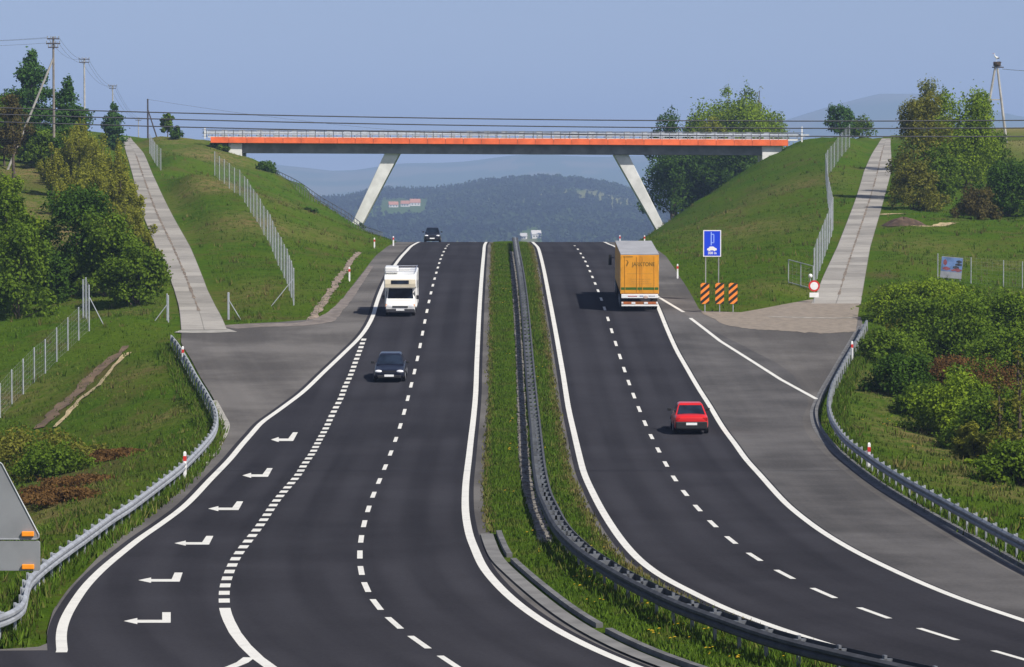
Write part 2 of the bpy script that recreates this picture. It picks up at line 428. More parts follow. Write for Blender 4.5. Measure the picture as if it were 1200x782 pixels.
LEAF = {
    'dark': leaf_mat('leaf_dark', (.018, .042, .009), (.052, .105, .020)),
    'mid': leaf_mat('leaf_mid', (.032, .066, .010), (.100, .158, .022)),
    'bright': leaf_mat('leaf_bright', (.062, .110, .012), (.155, .220, .026)),
    'yellow': leaf_mat('leaf_yellow', (.080, .100, .016), (.185, .205, .038)),
    'willow': leaf_mat('leaf_willow', (.095, .110, .022), (.230, .240, .055), trans=.45),
    'olive': leaf_mat('leaf_olive', (.060, .066, .016), (.145, .150, .040)),
    'poplar': leaf_mat('leaf_poplar', (.020, .055, .022), (.060, .125, .045)),
    'brown': leaf_mat('leaf_brown', (.060, .035, .020), (.130, .075, .042)),
    'redbrown': leaf_mat('leaf_redbrown', (.040, .036, .018), (.090, .078, .038)),
    'pale': leaf_mat('leaf_pale', (.075, .095, .045), (.165, .185, .095)),
}
def blade_mat():
    m, nt, b = new_mat('grass_blades')
    g = nt.nodes.new('ShaderNodeNewGeometry')
    c = mixc(nt, g.outputs['Random Per Island'], (.036, .074, .007), (.086, .138, .016))
    at = N(nt, 'ShaderNodeAttribute', attribute_name='dry')
    c = mixc(nt, at.outputs['Fac'], c, mixc(nt, g.outputs['Random Per Island'], (.07, .06, .022), (.19, .145, .06)))
    nt.links.new(c, b.inputs['Base Color']); b.inputs['Roughness'].default_value = .9; b.inputs['Specular IOR Level'].default_value = 0
    return m
MT['blades'] = blade_mat()
MT['flower'] = simple('dandelion_yellow', (.78, .50, .02), .6, var=.1, scale=2)
def glass_mat(name, col, rough=.05):
    m, nt, b = new_mat(name)
    f = ramp(nt, nz(nt, 1.2, 3), .35, .65)
    nt.links.new(mixc(nt, f, tuple(c * .6 for c in col), tuple(c * 1.5 for c in col)), b.inputs['Base Color'])
    b.inputs['Roughness'].default_value = rough; b.inputs['Specular IOR Level'].default_value = .14
    return m
MT['glass'] = glass_mat('car_glass', (.012, .018, .03))
MT['lampglass'] = simple('headlight_glass', (.80, .80, .80), .12, var=.05, scale=6, spec=.8)
MT['taillight'] = simple('tail_light_red', (.40, .012, .010), .25, var=.1, scale=6)
MT['plate'] = simple('plate_white', (.82, .82, .80), .45, var=.03, scale=6)
MT['chrome'] = simple('bright_trim', (.6, .6, .62), .25, metal=.8, var=.05, scale=6)
MT['rim'] = simple('wheel_rim', (.42, .43, .45), .4, metal=.5, var=.1, scale=6)

# ------------------------------------------------------------------ mesh helpers
class MB:
    def __init__(self):
        self.v = []; self.f = []; self.m = []; self.mats = []
    def mi(self, mat):
        if mat not in self.mats: self.mats.append(mat)
        return self.mats.index(mat)
    def add(self, vs, fs, mat):
        o = len(self.v); k = self.mi(mat)
        self.v += [tuple(p) for p in vs]
        self.f += [tuple(i + o for i in f) for f in fs]
        self.m += [k] * len(fs)
    def box(self, c, s, mat, rot=None, taper=None):
        hx, hy, hz = s[0] / 2, s[1] / 2, s[2] / 2
        tp = taper or (1, 1)
        vs = [Vector((x * hx * (tp[0] if z > 0 else 1), y * hy * (tp[1] if z > 0 else 1), z * hz)) for z in (-1, 1) for y in (-1, 1) for x in (-1, 1)]
        if rot is not None: vs = [rot @ v for v in vs]
        vs = [v + Vector(c) for v in vs]
        self.add(vs, [(0, 2, 3, 1), (4, 5, 7, 6), (0, 1, 5, 4), (2, 6, 7, 3), (0, 4, 6, 2), (1, 3, 7, 5)], mat)
    def tube(self, a, b, r0, r1, mat, n=8, cap=True):
        a = Vector(a); b = Vector(b); d = (b - a)
        if d.length < 1e-6: return
        d.normalize()
        up = Vector((0, 0, 1)) if abs(d.z) < .95 else Vector((1, 0, 0))
        u = d.cross(up).normalized(); w = d.cross(u)
        vs = []
        for (p, r) in ((a, r0), (b, r1)):
            for i in range(n):
                t = 2 * math.pi * i / n
                vs.append(p + u * (r * math.cos(t)) + w * (r * math.sin(t)))
        fs = [(i, (i + 1) % n, n + (i + 1) % n, n + i) for i in range(n)]
        if cap: fs += [tuple(range(n - 1, -1, -1)), tuple(range(n, 2 * n))]
        self.add(vs, fs, mat)
    def path(self, pts, r, mat, n=6):
        for a, b in zip(pts[:-1], pts[1:]): self.tube(a, b, r, r, mat, n, True)
    def prism(self, poly, y0, y1, mat):
        """polygon in x, z pushed along y"""
        n = len(poly)
        vs = [(x, y0, z) for x, z in poly] + [(x, y1, z) for x, z in poly]
        fs = [tuple(range(n)), tuple(range(2 * n - 1, n - 1, -1))] + [(i, n + i, n + (i + 1) % n, (i + 1) % n) for i in range(n)]
        self.add(vs, fs, mat)
    def sphere(self, c, r, mat, n=10, k=6):
        rx, ry, rz = r if isinstance(r, tuple) else (r, r, r)
        vs = []; fs = []
        for j in range(k + 1):
            t = math.pi * j / k
            for i in range(n):
                p = 2 * math.pi * i / n
                vs.append((c[0] + rx * math.sin(t) * math.cos(p), c[1] + ry * math.sin(t) * math.sin(p), c[2] + rz * math.cos(t)))
        for j in range(k):
            for i in range(n):
                fs.append((j*n + i, (j+1)*n + i, (j+1)*n + (i+1) % n, j*n + (i+1) % n))
        self.add(vs, fs, mat)
    def build(self, name, parent=None, loc=None, smooth=False, bevel=0.0, subsurf=0):
        me = bpy.data.meshes.new(name); me.from_pydata(self.v, [], self.f)
        for m in self.mats: me.materials.append(m)
        me.polygons.foreach_set('material_index', self.m)
        if smooth: me.polygons.foreach_set('use_smooth', [True] * len(self.f))
        me.update()
        bm = bmesh.new(); bm.from_mesh(me); bmesh.ops.recalc_face_normals(bm, faces=bm.faces); bm.to_mesh(me); bm.free()
        o = bpy.data.objects.new(name, me); COL.objects.link(o)
        if parent: o.parent = parent
        if loc is not None: o.location = loc
        if bevel:
            md = o.modifiers.new('bevel', 'BEVEL'); md.width = bevel; md.segments = 2; md.limit_method = 'ANGLE'
        if subsurf:
            md = o.modifiers.new('sub', 'SUBSURF'); md.levels = subsurf; md.render_levels = subsurf
        return o

def np_mesh(name, verts, faces, mat, parent=None, loc=None, attr=None, uv=None, smooth=False):
    """verts (n,3), faces (k,3|4) arrays"""
    me = bpy.data.meshes.new(name)
    verts = np.asarray(verts, np.float32); faces = np.asarray(faces, np.int32)
    k = faces.shape[1]
    me.vertices.add(len(verts)); me.vertices.foreach_set('co', verts.ravel())
    me.loops.add(faces.size); me.loops.foreach_set('vertex_index', faces.ravel())
    me.polygons.add(len(faces)); me.polygons.foreach_set('loop_start', np.arange(0, faces.size, k, dtype=np.int32))
    try: me.polygons.foreach_set('loop_total', np.full(len(faces), k, np.int32))
    except Exception: pass
    if smooth: me.polygons.foreach_set('use_smooth', np.ones(len(faces), bool))
    if attr is not None:
        for nm, a in attr.items():
            if a.ndim == 1:
                at = me.attributes.new(nm, 'FLOAT', 'POINT'); at.data.foreach_set('value', a.astype(np.float32))
            else:
                at = me.attributes.new(nm, 'FLOAT_COLOR', 'POINT'); at.data.foreach_set('color', a.astype(np.float32).ravel())
    if uv is not None:
        ul = me.uv_layers.new(name='UVMap'); ul.data.foreach_set('uv', np.asarray(uv, np.float32)[faces.ravel()].ravel())
    me.materials.append(mat)
    me.update(); me.validate()
    o = bpy.data.objects.new(name, me); COL.objects.link(o)
    if parent: o.parent = parent
    if loc is not None: o.location = loc
    return o

def tag(o, label=None, cat=None, group=None, kind=None):
    if label: o['label'] = label
    if cat: o['category'] = cat
    if group: o['group'] = group
    if kind: o['kind'] = kind
    return o

def thing(name, label, cat, loc, rz=0.0, group=None):
    o = bpy.data.objects.new(name, None); COL.objects.link(o)
    o.empty_display_size = .3
    o.location = loc; o.rotation_euler = (0, 0, rz)
    return tag(o, label, cat, group)

def grid_faces(nu, nv):
    i, j = np.meshgrid(np.arange(nu - 1), np.arange(nv - 1), indexing='ij')
    a = (i * nv + j).ravel()
    return np.stack([a, a + nv, a + nv + 1, a + 1], 1)

def text_mesh(txt, size, mat, name, parent, loc, rot=(math.pi / 2, 0, 0), depth=.004, align='CENTER', bold=0.0, sx=1.0):
    cu = bpy.data.curves.new(name, 'FONT'); cu.body = txt; cu.size = size; cu.extrude = depth; cu.align_x = align; cu.align_y = 'CENTER'; cu.offset = bold
    tmp = bpy.data.objects.new(name, cu); COL.objects.link(tmp)
    dg = bpy.context.evaluated_depsgraph_get()
    me = bpy.data.meshes.new_from_object(tmp.evaluated_get(dg))
    bpy.data.objects.remove(tmp); bpy.data.curves.remove(cu)
    me.materials.clear(); me.materials.append(mat)
    o = bpy.data.objects.new(name, me); COL.objects.link(o)
    o.parent = parent; o.location = loc; o.rotation_euler = rot; o.scale = (sx, 1, 1)
    return o

# ------------------------------------------------------------------ the ground sheet
def axis(lo, hi, step, far_lo, far_hi, g=1.17):
    a = list(np.arange(lo, hi + 1e-6, step))
    s = step
    while a[-1] < far_hi: s = min(s * g, 160); a.append(a[-1] + s)
    s = step
    while a[0] > far_lo: s = min(s * g, 160); a.insert(0, a[0] - s)
    return np.array(a)
gx = axis(-75, 75, 1.0, -3200, 3200)
gy = axis(45, 560, 1.4, -15, 14200, 1.05)
GX, GY = np.meshgrid(gx, gy, indexing='ij')
GZ = ground(GX.ravel(), GY.ravel())
XY = np.stack([GX.ravel(), GY.ravel()], 1)

def patch_field(X, Y, lst):
    r = np.zeros(len(X))
    for (px, py, s, rx, ry, amt) in lst:
        c = PX(px, py, s)
        q = ((X - c.x) / rx) ** 2 + ((Y - c.y) / ry) ** 2
        r = np.maximum(r, amt * np.exp(-q))
    return r
DRY = [(260, 222, 11.3, 5, 12, .9), (300, 262, 13, 4, 14, .7), (245, 170, 8.9, 5, 18, 1), (200, 160, 8.4, 6, 12, .8), (340, 250, 11, 4, 20, .7), (380, 290, 12.6, 3, 14, .5),
       (45, 205, 11, 5, 16, 1), (25, 250, 12.3, 5, 14, .9), (70, 285, 13.6, 3, 12, 1), (130, 360, 17.5, 2, 5, .7), (140, 260, 12, 5, 16, .8), (180, 300, 14.4, 1.5, 25, .8),
       (20, 480, 20, 3, 8, .4), (190, 520, 22.8, 2, 4, .7), (1090, 520, 24, 3, 12, .8), (1040, 470, 21.5, 2.5, 8, .7), (1150, 580, 28, 3, 8, .6),
       (870, 270, 12.3, 6, 16, .6), (930, 200, 10.2, 6, 16, .6), (830, 250, 10.8, 5, 16, .7), (900, 340, 16.4, 5, 5, .4), (1080, 290, 13.7, 6, 8, .35), (1150, 310, 14.5, 6, 8, .4),
       (250, 350, 17, 4, 8, .35), (300, 340, 16.5, 3, 10, .45), (80, 620, 29, 2, 6, .9), (30, 640, 31, 3, 6, .8), (150, 440, 20.4, 2, 5, .5)]
SOIL = [(60, 506, 21.3, .9, 3, .9), (88, 472, 20.5, .9, 3.5, .9), (115, 440, 19.8, .9, 3.5, .9), (100, 590, 26, 3, 6, .6), (60, 630, 29, 2.5, 5, .5), (130, 570, 25, 2, 4, .4), (1060, 268, 12.7, 2.2, 3, .9), (1200, 500, 23, 2, 4, .5), (1110, 455, 21, 2.5, 6, .7),
        (960, 352, 17.2, 2.5, 2, .9), (920, 360, 17.5, 2, 1.2, .8), (1035, 330, 15.6, 1.2, 3, .8), (55, 225, 11.5, 2, 4, .6), (75, 300, 14, 1.5, 6, .5)]
FIELD = [(1195, 162, 7.9, 14, 26, 1), (1215, 185, 9, 7, 22, .8)]
d0 = patch_field(XY[:, 0], XY[:, 1], DRY); d1 = patch_field(XY[:, 0], XY[:, 1], SOIL); d2 = patch_field(XY[:, 0], XY[:, 1], FIELD)
far_f = sstep((XY[:, 1] - 650) / 300) * (fbm(XY[:, 0], XY[:, 1], .004, 9) > .25) * .6
gattr = np.stack([d0, d1, np.maximum(d2, far_f), np.ones(len(d0))], 1)
gobj = np_mesh('ground', np.column_stack([XY, GZ]), grid_faces(len(gx), len(gy)), MT['grass'], attr={'dry': gattr}, smooth=True)
tag(gobj, kind='structure')

# ------------------------------------------------------------------ road sheets
def sheet(name, fl, fr, y0, y1, off, mat, cols=8, kind='structure', crown=0.0, parent=None, flip=False):
    Y = YS[(YS >= y0) & (YS <= y1)]
    Y = np.unique(np.concatenate([[y0], Y, [y1]]))
    XL = fl(Y); XR = fr(Y)
    t = np.linspace(0, 1, cols)
    X = XL[:, None] * (1 - t) + XR[:, None] * t
    Z = (zr(Y)[:, None] + off) + crown * np.sin(t * np.pi)[None, :]
    Yg = np.repeat(Y[:, None], cols, 1)
    arc = np.concatenate([[0], np.cumsum(np.hypot(np.diff((XL + XR) / 2), np.diff(Y)))])
    uv = np.stack([np.repeat(arc[:, None] / 10, cols, 1).ravel(), ((XR[:, None] - X) if flip else (X - XL[:, None])).ravel()], 1)
    o = np_mesh(name, np.stack([X, Yg, Z], -1).reshape(-1, 3), grid_faces(len(Y), cols), mat, uv=uv, parent=parent)
    tag(o, kind=kind)
    return o
off = lambda L, d: (lambda Y: L(Y) + d)
def offn(L, d):
    """offset square to the line rather than sideways"""
    def f(Y):
        g = np.gradient(L.v, L.g)
        gg = np.interp(Y, L.g, g)
        return L(Y) + d * np.sqrt(1 + gg * gg)
    return f
Yend = 462
Ycross = road_d(70, 765)
sheet('hard_shoulder', PL, offn(LR, 0.75), 60, Yend, 0.0, MT['old'], 14)
sheet('hard_shoulder', offn(RL, -0.6), PR, 60, Yend, 0.0, MT['old'], 14)
def LLext(Y):
    return np.where(Y < Ycross - .2, -22.0, LL(Y) - .35)
sheet('road', LLext, offn(LR, 0.32), 60, Yend, 0.004, MT['lane'], 24, flip=True)
sheet('road', offn(RL, -0.35), offn(RR, .2), 60, Yend, 0.004, MT['lane'], 12)
# the darker wearing course that runs on into the lay-by on the right
LAYR = Line([(771, 345), (800, 366), (830, 385), (870, 405), (930, 440), (948, 470), (940, 490), (948, 512), (975, 540), (1012, 570), (1068, 605), (1140, 646), (1240, 698), (1400, 770), (1600, 850)], sm=2)
MT['mid'] = asphalt_mat('asphalt_middle_age', (.064, .062, .062), (.104, .099, .096), patch=.5)
sheet('road', offn(RR, .15), LAYR, 62, LAYR.y1 - 1, 0.0025, MT['mid'], 10)
LAYL = Line([(-40, 790), (40, 764), (60, 735), (75, 705), (128, 650), (190, 600), (250, 540), (262, 505), (275, 490), (300, 460), (345, 400), (388, 380), (420, 350), (440, 318), (462, 296)], sm=2)

# ------------------------------------------------------------------ road markings
def poly_ribbon(pts, width, name, off_, mat, parent=None):
    P = np.array([[p[0], p[1]] for p in pts])
    d = np.gradient(P, axis=0); d /= np.maximum(np.linalg.norm(d, axis=1), 1e-6)[:, None]
    nrm = np.stack([d[:, 1], -d[:, 0]], 1)
    w = np.asarray(width) / 2
    w = w[:, None] if w.ndim else w
    A = P - nrm * w; B = P + nrm * w
    V = np.stack([A, B], 1).reshape(-1, 2)
    Z = zr(V[:, 1]) + off_
    arc = np.concatenate([[0], np.cumsum(np.linalg.norm(np.diff(P, axis=0), axis=1))])
    return np.column_stack([V, Z]), grid_faces(len(P), 2), arc

marks_v = []; marks_f = []; _mo = 0
def mark(V, Fc):
    global _mo
    marks_v.append(V); marks_f.append(Fc + _mo); _mo += len(V)
def mark_line(L, y0, y1, w, o=.010):
    Y = YS[(YS > y0) & (YS < y1)]; Y = np.concatenate([[y0], Y, [y1]])
    V, Fc, _ = poly_ribbon(np.stack([L(Y), Y], 1), w, '', o, None)
    mark(V, Fc)
mark_line(LL, Ycross, 460, .27)
mark_line(LR, 60, 460, .27)
mark_line(RL, 60, 460, .27)
mark_line(RR, 60, 460, .25)
for pts in ([(754, 333), (762, 340.5), (771, 348), (786, 357), (801, 366)], [(809, 373), (826, 386), (844, 400), (872.6, 418), (915, 445), (957, 468)]):
    P = [RP(x, y) for x, y in pts]
    V, Fc, _ = poly_ribbon([(p.x, p.y) for p in P], .24, '', .010, None); mark(V, Fc)
def dashes(pts, length, w):
    P = np.array([[RP(x, y).x, RP(x, y).y] for x, y in pts])
    P = P[np.argsort(P[:, 1])]
    Ps = P.copy()
    for _ in range(2): Ps[1:-1] = (Ps[:-2] + 2 * Ps[1:-1] + Ps[2:]) / 4
    for i in range(len(Ps)):
        a = Ps[max(i - 1, 0)]; b = Ps[min(i + 1, len(Ps) - 1)]
        t = (b - a) / np.linalg.norm(b - a)
        V, Fc, _ = poly_ribbon([Ps[i] - t * length / 2, Ps[i], Ps[i] + t * length / 2], w, '', .010, None); mark(V, Fc)
dashes([(578, 782), (528, 777), (489.7, 753.9), (457.9, 730.9), (438, 709), (426.4, 688.9), (421, 669.8), (420.7, 650.8), (421.8, 632.4), (426.1, 614.5), (430.9, 597.2), (436.9, 580.4), (443.6, 564.3),
        (451.3, 548.7), (457.9, 531.6), (463.8, 515), (468.9, 498.6), (473.8, 483), (478.2, 467.3), (481.6, 451.4), (485.8, 435.8), (489.4, 420.4), (492.4, 405), (495.2, 391.3),
        (497.8, 377), (500.4, 364.7), (502.7, 353.9), (505, 343.7), (507.3, 334.5), (509.3, 326.8), (511.4, 319.9), (513.1, 313.5), (514.7, 308.6), (516.2, 304), (518, 299.4),
        (520, 295.2), (522, 291.6), (524, 288.6), (525.6, 286.6)][1:], 2.75, .17)
z6 = [(225, 52), (238, 69), (249, 86), (259, 104), (268, 125), (278, 148), (290, 175), (303, 206), (316, 240), (332, 276), (346, 321), (361, 367), (379, 423), (397, 481), (418, 541), (436, 600), (457, 660), (480, 720)]
z7 = [(403, 30), (425, 80), (449, 130), (474, 181), (501, 233), (531, 285), (569, 339), (617, 395)]
z8 = [(18, 253), (109, 321), (228, 391), (383, 466), (580, 545), (842, 632), (1155, 720)]
rd = [(673.5, 288.2)] + [(620 + a / 3.91, 280 + b / 3.91) for a, b in z6] + [(620 + a / 3.127, 470 + b / 3.127) for a, b in z7] + [(834.6, 614.5)] + [(850 + a / 3.43, 560 + b / 3.43) for a, b in z8] + [(1300, 802)]
dashes(rd, 2.75, .17)
# the thick short dashes beside the slip lane
tp = [(427, 396), (422, 410), (416, 426), (410, 442), (405, 452), (399, 468), (393, 479), (388, 489), (383, 500), (377, 511), (371, 522), (365, 533), (357, 544), (350, 556),
      (328.7, 581), (302.6, 619), (281, 647), (266.3, 677), (262.6, 695), (263, 709)]
TL = Line(tp, sm=1.2)
Yt = np.arange(TL.y0, TL.y1, .05)
Pt = np.stack([TL(Yt), Yt], 1)
at_ = np.concatenate([[0], np.cumsum(np.linalg.norm(np.diff(Pt, axis=0), axis=1))])
for k in range(58):
    c = at_[-1] * (k + .5) / 58
    ln = at_[-1] / 58 * .52
    seg = np.linspace(c - ln / 2, c + ln / 2, 3)
    q = np.stack([np.interp(seg, at_, Pt[:, 0]), np.interp(seg, at_, Pt[:, 1])], 1)
    V, Fc, _ = poly_ribbon(q, .30, '', .010, None); mark(V, Fc)
P = [RP(x, y) for x, y in [(263.3, 713), (265.5, 721), (268.5, 728.5), (275.5, 742), (287, 757), (302, 771.5), (322, 786), (352, 804), (420, 835)]]
V, Fc, _ = poly_ribbon([(p.x, p.y) for p in P], .30, '', .010, None); mark(V, Fc)
P = [RP(x, y) for x, y in [(200, 806), (240, 793.5), (272, 782), (284, 777), (292, 771)]]
V, Fc, _ = poly_ribbon([(p.x, p.y) for p in P], .28, '', .012, None); mark(V, Fc)
# lane-change arrows
for (x0, y0, x1, y1, slant) in [(145, 718, 200, 732, 0), (162, 671.5, 214, 683.5, 3.5), (204.5, 628.5, 250, 640, 5), (244, 588, 285, 599.5, 5.5), (284, 549, 319.5, 560.5, 5.5), (317.5, 507, 349, 518.5, 5.5)]:
    h = y1 - y0; w = x1 - x0
    ym = y0 + h * .74
    polys = [[(x0, ym), (x0 + .29 * w, ym - .26 * h), (x0 + .29 * w, ym + .26 * h)],
             [(x0 + .29 * w, ym - .10 * h), (x1 - .18 * w - slant, ym - .10 * h), (x1 - .18 * w - slant, ym + .14 * h), (x0 + .29 * w, ym + .14 * h)],
             [(x1 - .18 * w - slant, ym + .14 * h), (x1 - .18 * w - slant, ym - .10 * h), (x1 - .18 * w, y0), (x1, y0), (x1 - slant, ym + .14 * h)]]
    for pl in polys:
        V = np.array([list(RP(x, y)) for x, y in pl]); V[:, 2] += .010
        n = len(V)
        for i in range(1, n - 1):
            mark(V[[0, i, i + 1, i + 1]], np.array([[0, 1, 2, 3]]))
V = np.concatenate(marks_v); Fq = np.concatenate(marks_f)
bmk = MB(); bmk.add([tuple(v) for v in V], [tuple(dict.fromkeys(f)) if len(set(map(lambda i: tuple(V[i]), f))) == 4 else tuple(f[:3]) for f in Fq.tolist()], MT['paint'])
tag(bmk.build('road_markings'), kind='structure')

# ------------------------------------------------------------------ draped ribbons on the land
def drape(name, cpts, widths, mat, off_=.03, cols=5, kind='structure', ragged=0.0, road=False, step=1.0, seed=1):
    """cpts: list of (X, Y); widths list"""
    P = np.array(cpts, float)
    arc = np.concatenate([[0], np.cumsum(np.linalg.norm(np.diff(P, axis=0), axis=1))])
    n = max(4, int(arc[-1] / step))
    q = np.linspace(0, arc[-1], n)
    fx = pchip(arc, P[:, 0])(q); fy = pchip(arc, P[:, 1])(q)
    wd = np.interp(q, arc, widths)
    d = np.gradient(np.stack([fx, fy], 1), axis=0); d /= np.linalg.norm(d, axis=1)[:, None]
    nrm = np.stack([d[:, 1], -d[:, 0]], 1)
    t = np.linspace(-.5, .5, cols)
    rg = np.random.default_rng(seed)
    eL = 1 + ragged * rg.normal(size=n); eR = 1 + ragged * rg.normal(size=n)
    s = np.where(t[None, :] < 0, t[None, :] * eL[:, None], t[None, :] * eR[:, None]) * wd[:, None]
    X = fx[:, None] + nrm[:, :1] * s; Y = fy[:, None] + nrm[:, 1:] * s
    Z = (zr(Y.ravel()) if road else ground(X.ravel(), Y.ravel())) + off_
    uv = np.stack([np.repeat(q[:, None], cols, 1).ravel(), (s + wd.max() / 2).ravel()], 1)
    o = np_mesh(name, np.column_stack([X.ravel(), Y.ravel(), Z]), grid_faces(n, cols), mat, uv=uv)
    if kind: tag(o, kind=kind)
    return o

# concrete slab tracks climbing to the overpass (edges traced)
def track(name, edges):
    cp = []; wd = []
    for (_y, xl, xr_, s) in edges:
        cp.append((((xl + xr_) / 2 - 600) / s, F / s)); wd.append((xr_ - xl) / s)
    P = np.array(cp)
    arc = np.concatenate([[0], np.cumsum(np.linalg.norm(np.diff(P, axis=0), axis=1))])
    q = np.arange(0, arc[-1], 1.2)
    # smooth base heights so that the slabs lie evenly
    fx = pchip(arc, P[:, 0])(q); fy = pchip(arc, P[:, 1])(q); w = np.interp(q, arc, wd)
    z = ground(fx, fy); z = gsmooth(z, 3)
    cols = 7; t = np.linspace(-.5, .5, cols)
    X = fx[:, None] + t * w[:, None]; Y = np.repeat(fy[:, None], cols, 1)
    Z = z[:, None] + .07 + 0 * X
    uv = np.stack([np.repeat(q[:, None], cols, 1).ravel(), ((t + .5)[None, :] * 3.2 * np.ones((len(q), 1))).ravel()], 1)
    o = np_mesh(name, np.stack([X, Y, Z], -1).reshape(-1, 3), grid_faces(len(q), cols), MT['slabs'], uv=uv)
    tag(o, kind='structure')
    # grass and dirt strip worn open along the middle
    return np.stack([fx, fy], 1), z
lt, ltz = track('path', LTE)
rt, rtz = track('path', RTE)
MT['trackdirt'] = simple('track_dirt', (.17, .135, .10), .95, var=.5, scale=1.5)
def strip(P, z, name, i0, i1, mat, w=.28):
    V = []; rg = np.random.default_rng(5)
    for i in range(i0, min(i1, len(P))):
        ww = w * rg.uniform(.15, 1.6)
        V.append((P[i, 0] - ww / 2, P[i, 1], z[i] + .085)); V.append((P[i, 0] + ww / 2, P[i, 1], z[i] + .085))
    o = np_mesh(name, np.array(V), grid_faces(len(V) // 2, 2), mat)
    tag(o, kind='structure')
strip(lt, ltz, 'track_centre_strip', 12, len(lt) - 60, MT['trackdirt'], .17)
strip(rt, rtz, 'track_centre_strip', 6, len(rt) - 30, MT['trackdirt'], .15)
# gravel where the tracks meet the lay-bys
MT['palestrip'] = simple('pale_concrete_edge', (.27, .245, .205), .9, var=.3, scale=1.5)
def px_patch(name, top, bot, mat, off_=.012, nx=40, ny=8, seed=2):
    """sheet on the road plane between two traced edges"""
    tx = np.linspace(top[0][0], top[-1][0], nx); bx_ = np.linspace(bot[0][0], bot[-1][0], nx)
    ty = np.interp(tx, [q[0] for q in top], [q[1] for q in top]); by = np.interp(bx_, [q[0] for q in bot], [q[1] for q in bot])
    by = by + np.random.default_rng(seed).normal(size=nx) * .35
    V = []
    for i in range(nx):
        for j in range(ny):
            t = j / (ny - 1); q = RP(tx[i] * (1 - t) + bx_[i] * t, ty[i] * (1 - t) + by[i] * t); V.append((q.x, q.y, q.z + off_))
    V = np.array(V)
    return tag(np_mesh(name, V, grid_faces(nx, ny), mat), kind='structure')
px_patch('gravel_apron', [(821, 364.5), (867, 366.5), (890, 362.5), (918, 357), (951, 351), (1008, 350.5)], [(824, 368), (850, 381), (880, 386), (920, 388), (960, 391), (1003, 389)], MT['gravel'])
drape('path', [(RP(x, y).x, RP(x, y).y) for x, y in [(900, 371.5), (940, 372.5), (975, 373), (1002, 372.5)]], [.5, .7, .7, .5], MT['palestrip'], .02, 4, road=True, ragged=.35)
drape('gravel_apron', [(RP(x, y).x, RP(x, y).y) for x, y in [(266, 384), (300, 381.5), (345, 380.5), (375, 377), (392, 366), (408, 349), (422, 330), (435, 312)]], [2.4, 2.2, 2.0, 1.6, .9, .7, .55, .4], MT['gravelbrown'], .012, 5, road=True, ragged=.08)
MT['pale'] = simple('worn_concrete', (.30, .285, .25), .9, var=.2, scale=1.2)
drape('path', [(RP(x, y).x, RP(x, y).y) for x, y in [(214, 386.5), (240, 387), (268, 386)]], [3.5, 3.6, 3.4], MT['pale'], .018, 5, road=True)
# soil gully, dirt and sand
def px_ground(pts):
    return [((x - 600) / s, F / s) for x, y, s in pts]
drape('soil_gully', px_ground([(45, 525, 21.8), (75, 490, 20.9), (100, 455, 20.1), (125, 425, 19.5), (147, 406, 19)]), [.6, .85, .9, .8, .5], MT['gully'], .06, 4, ragged=.3)
drape('sand_patch', px_ground([(64, 520, 21.9), (94, 484, 21), (119, 452, 20.2), (150, 414, 19.2)]), [.25, .35, .3, .3], MT['sand'], .06, 3, ragged=.4)
drape('sand_patch', px_ground([(1062, 266, 12.75), (1080, 267, 12.75), (1098, 264, 12.65), (1111, 259, 12.5)]), [.8, 1.0, 1.4, 1.4], MT['sand'], .05, 4, ragged=.3, step=.5)
drape('sand_patch', px_ground([(1034, 250, 12.1), (1047, 249, 12.05), (1062, 249, 12.05)]), [.8, 1.2, .6], MT['sand'], .05, 4, ragged=.3, step=.5)
# stone chute beside the left slope
drape('stone_gutter', [(p.x, p.y) for p in [RP(x, y) for x, y in [(365, 376), (376, 360), (388, 343), (400, 325), (412, 309), (424, 297)]]], [.6, .55, .5, .5, .45, .4], MT['chute'], .06, 5, ragged=.3)
# concrete gutter along the left lay-by
drape('gutter', [(p.x, p.y) for p in [RP(x, y) for x, y in [(143, 614), (180, 588.5), (215, 563), (241, 539), (256, 518), (263.5, 500), (258, 486), (250, 470)]]], [.75, .6, .5, .5, .5, .5, .45, .4], MT['pale'], .03, 4, road=True)

# ------------------------------------------------------------------ median: verge, stone drain, kerbs
mL = offn(LR, .72); mR = offn(RL, -.57)
vs_ = sheet('verge', mL, mR, 60, Yend, .03, MT['grass'], 12, crown=.06)
DR = Line([(600.4, 297), (605, 359.5), (609, 427), (611.6, 494), (614, 538.6), (620.6, 583), (632, 615), (640, 640)], sm=2)
Yd = np.arange(DR.y0, DR.y1, 1.2)
_bs = MB(); _rg = random.Random(3)
Yd2 = np.arange(DR.y0, DR.y1, .42)
for Y in Yd2:     # row of irregular stones
    for k in range(2):
        w = _rg.uniform(.14, .22)
        _bs.box((float(DR(Y)) + (k - .5) * .19 + _rg.uniform(-.04, .04), Y, float(zr(Y)) + .13), (w, _rg.uniform(.28, .4), _rg.uniform(.05, .12)), MT['stone'],
                rot=Matrix.Rotation(_rg.uniform(-.3, .3), 3, 'Z') @ Matrix.Rotation(_rg.uniform(-.15, .15), 3, 'X'))
tag(_bs.build('stone_drain'), kind='structure')
KG = Line([(570, 627), (581.7, 655), (603, 676.7), (630, 700), (660, 723), (690, 741.7), (740, 766.7), (790, 786), (850, 806), (930, 832)], sm=1)
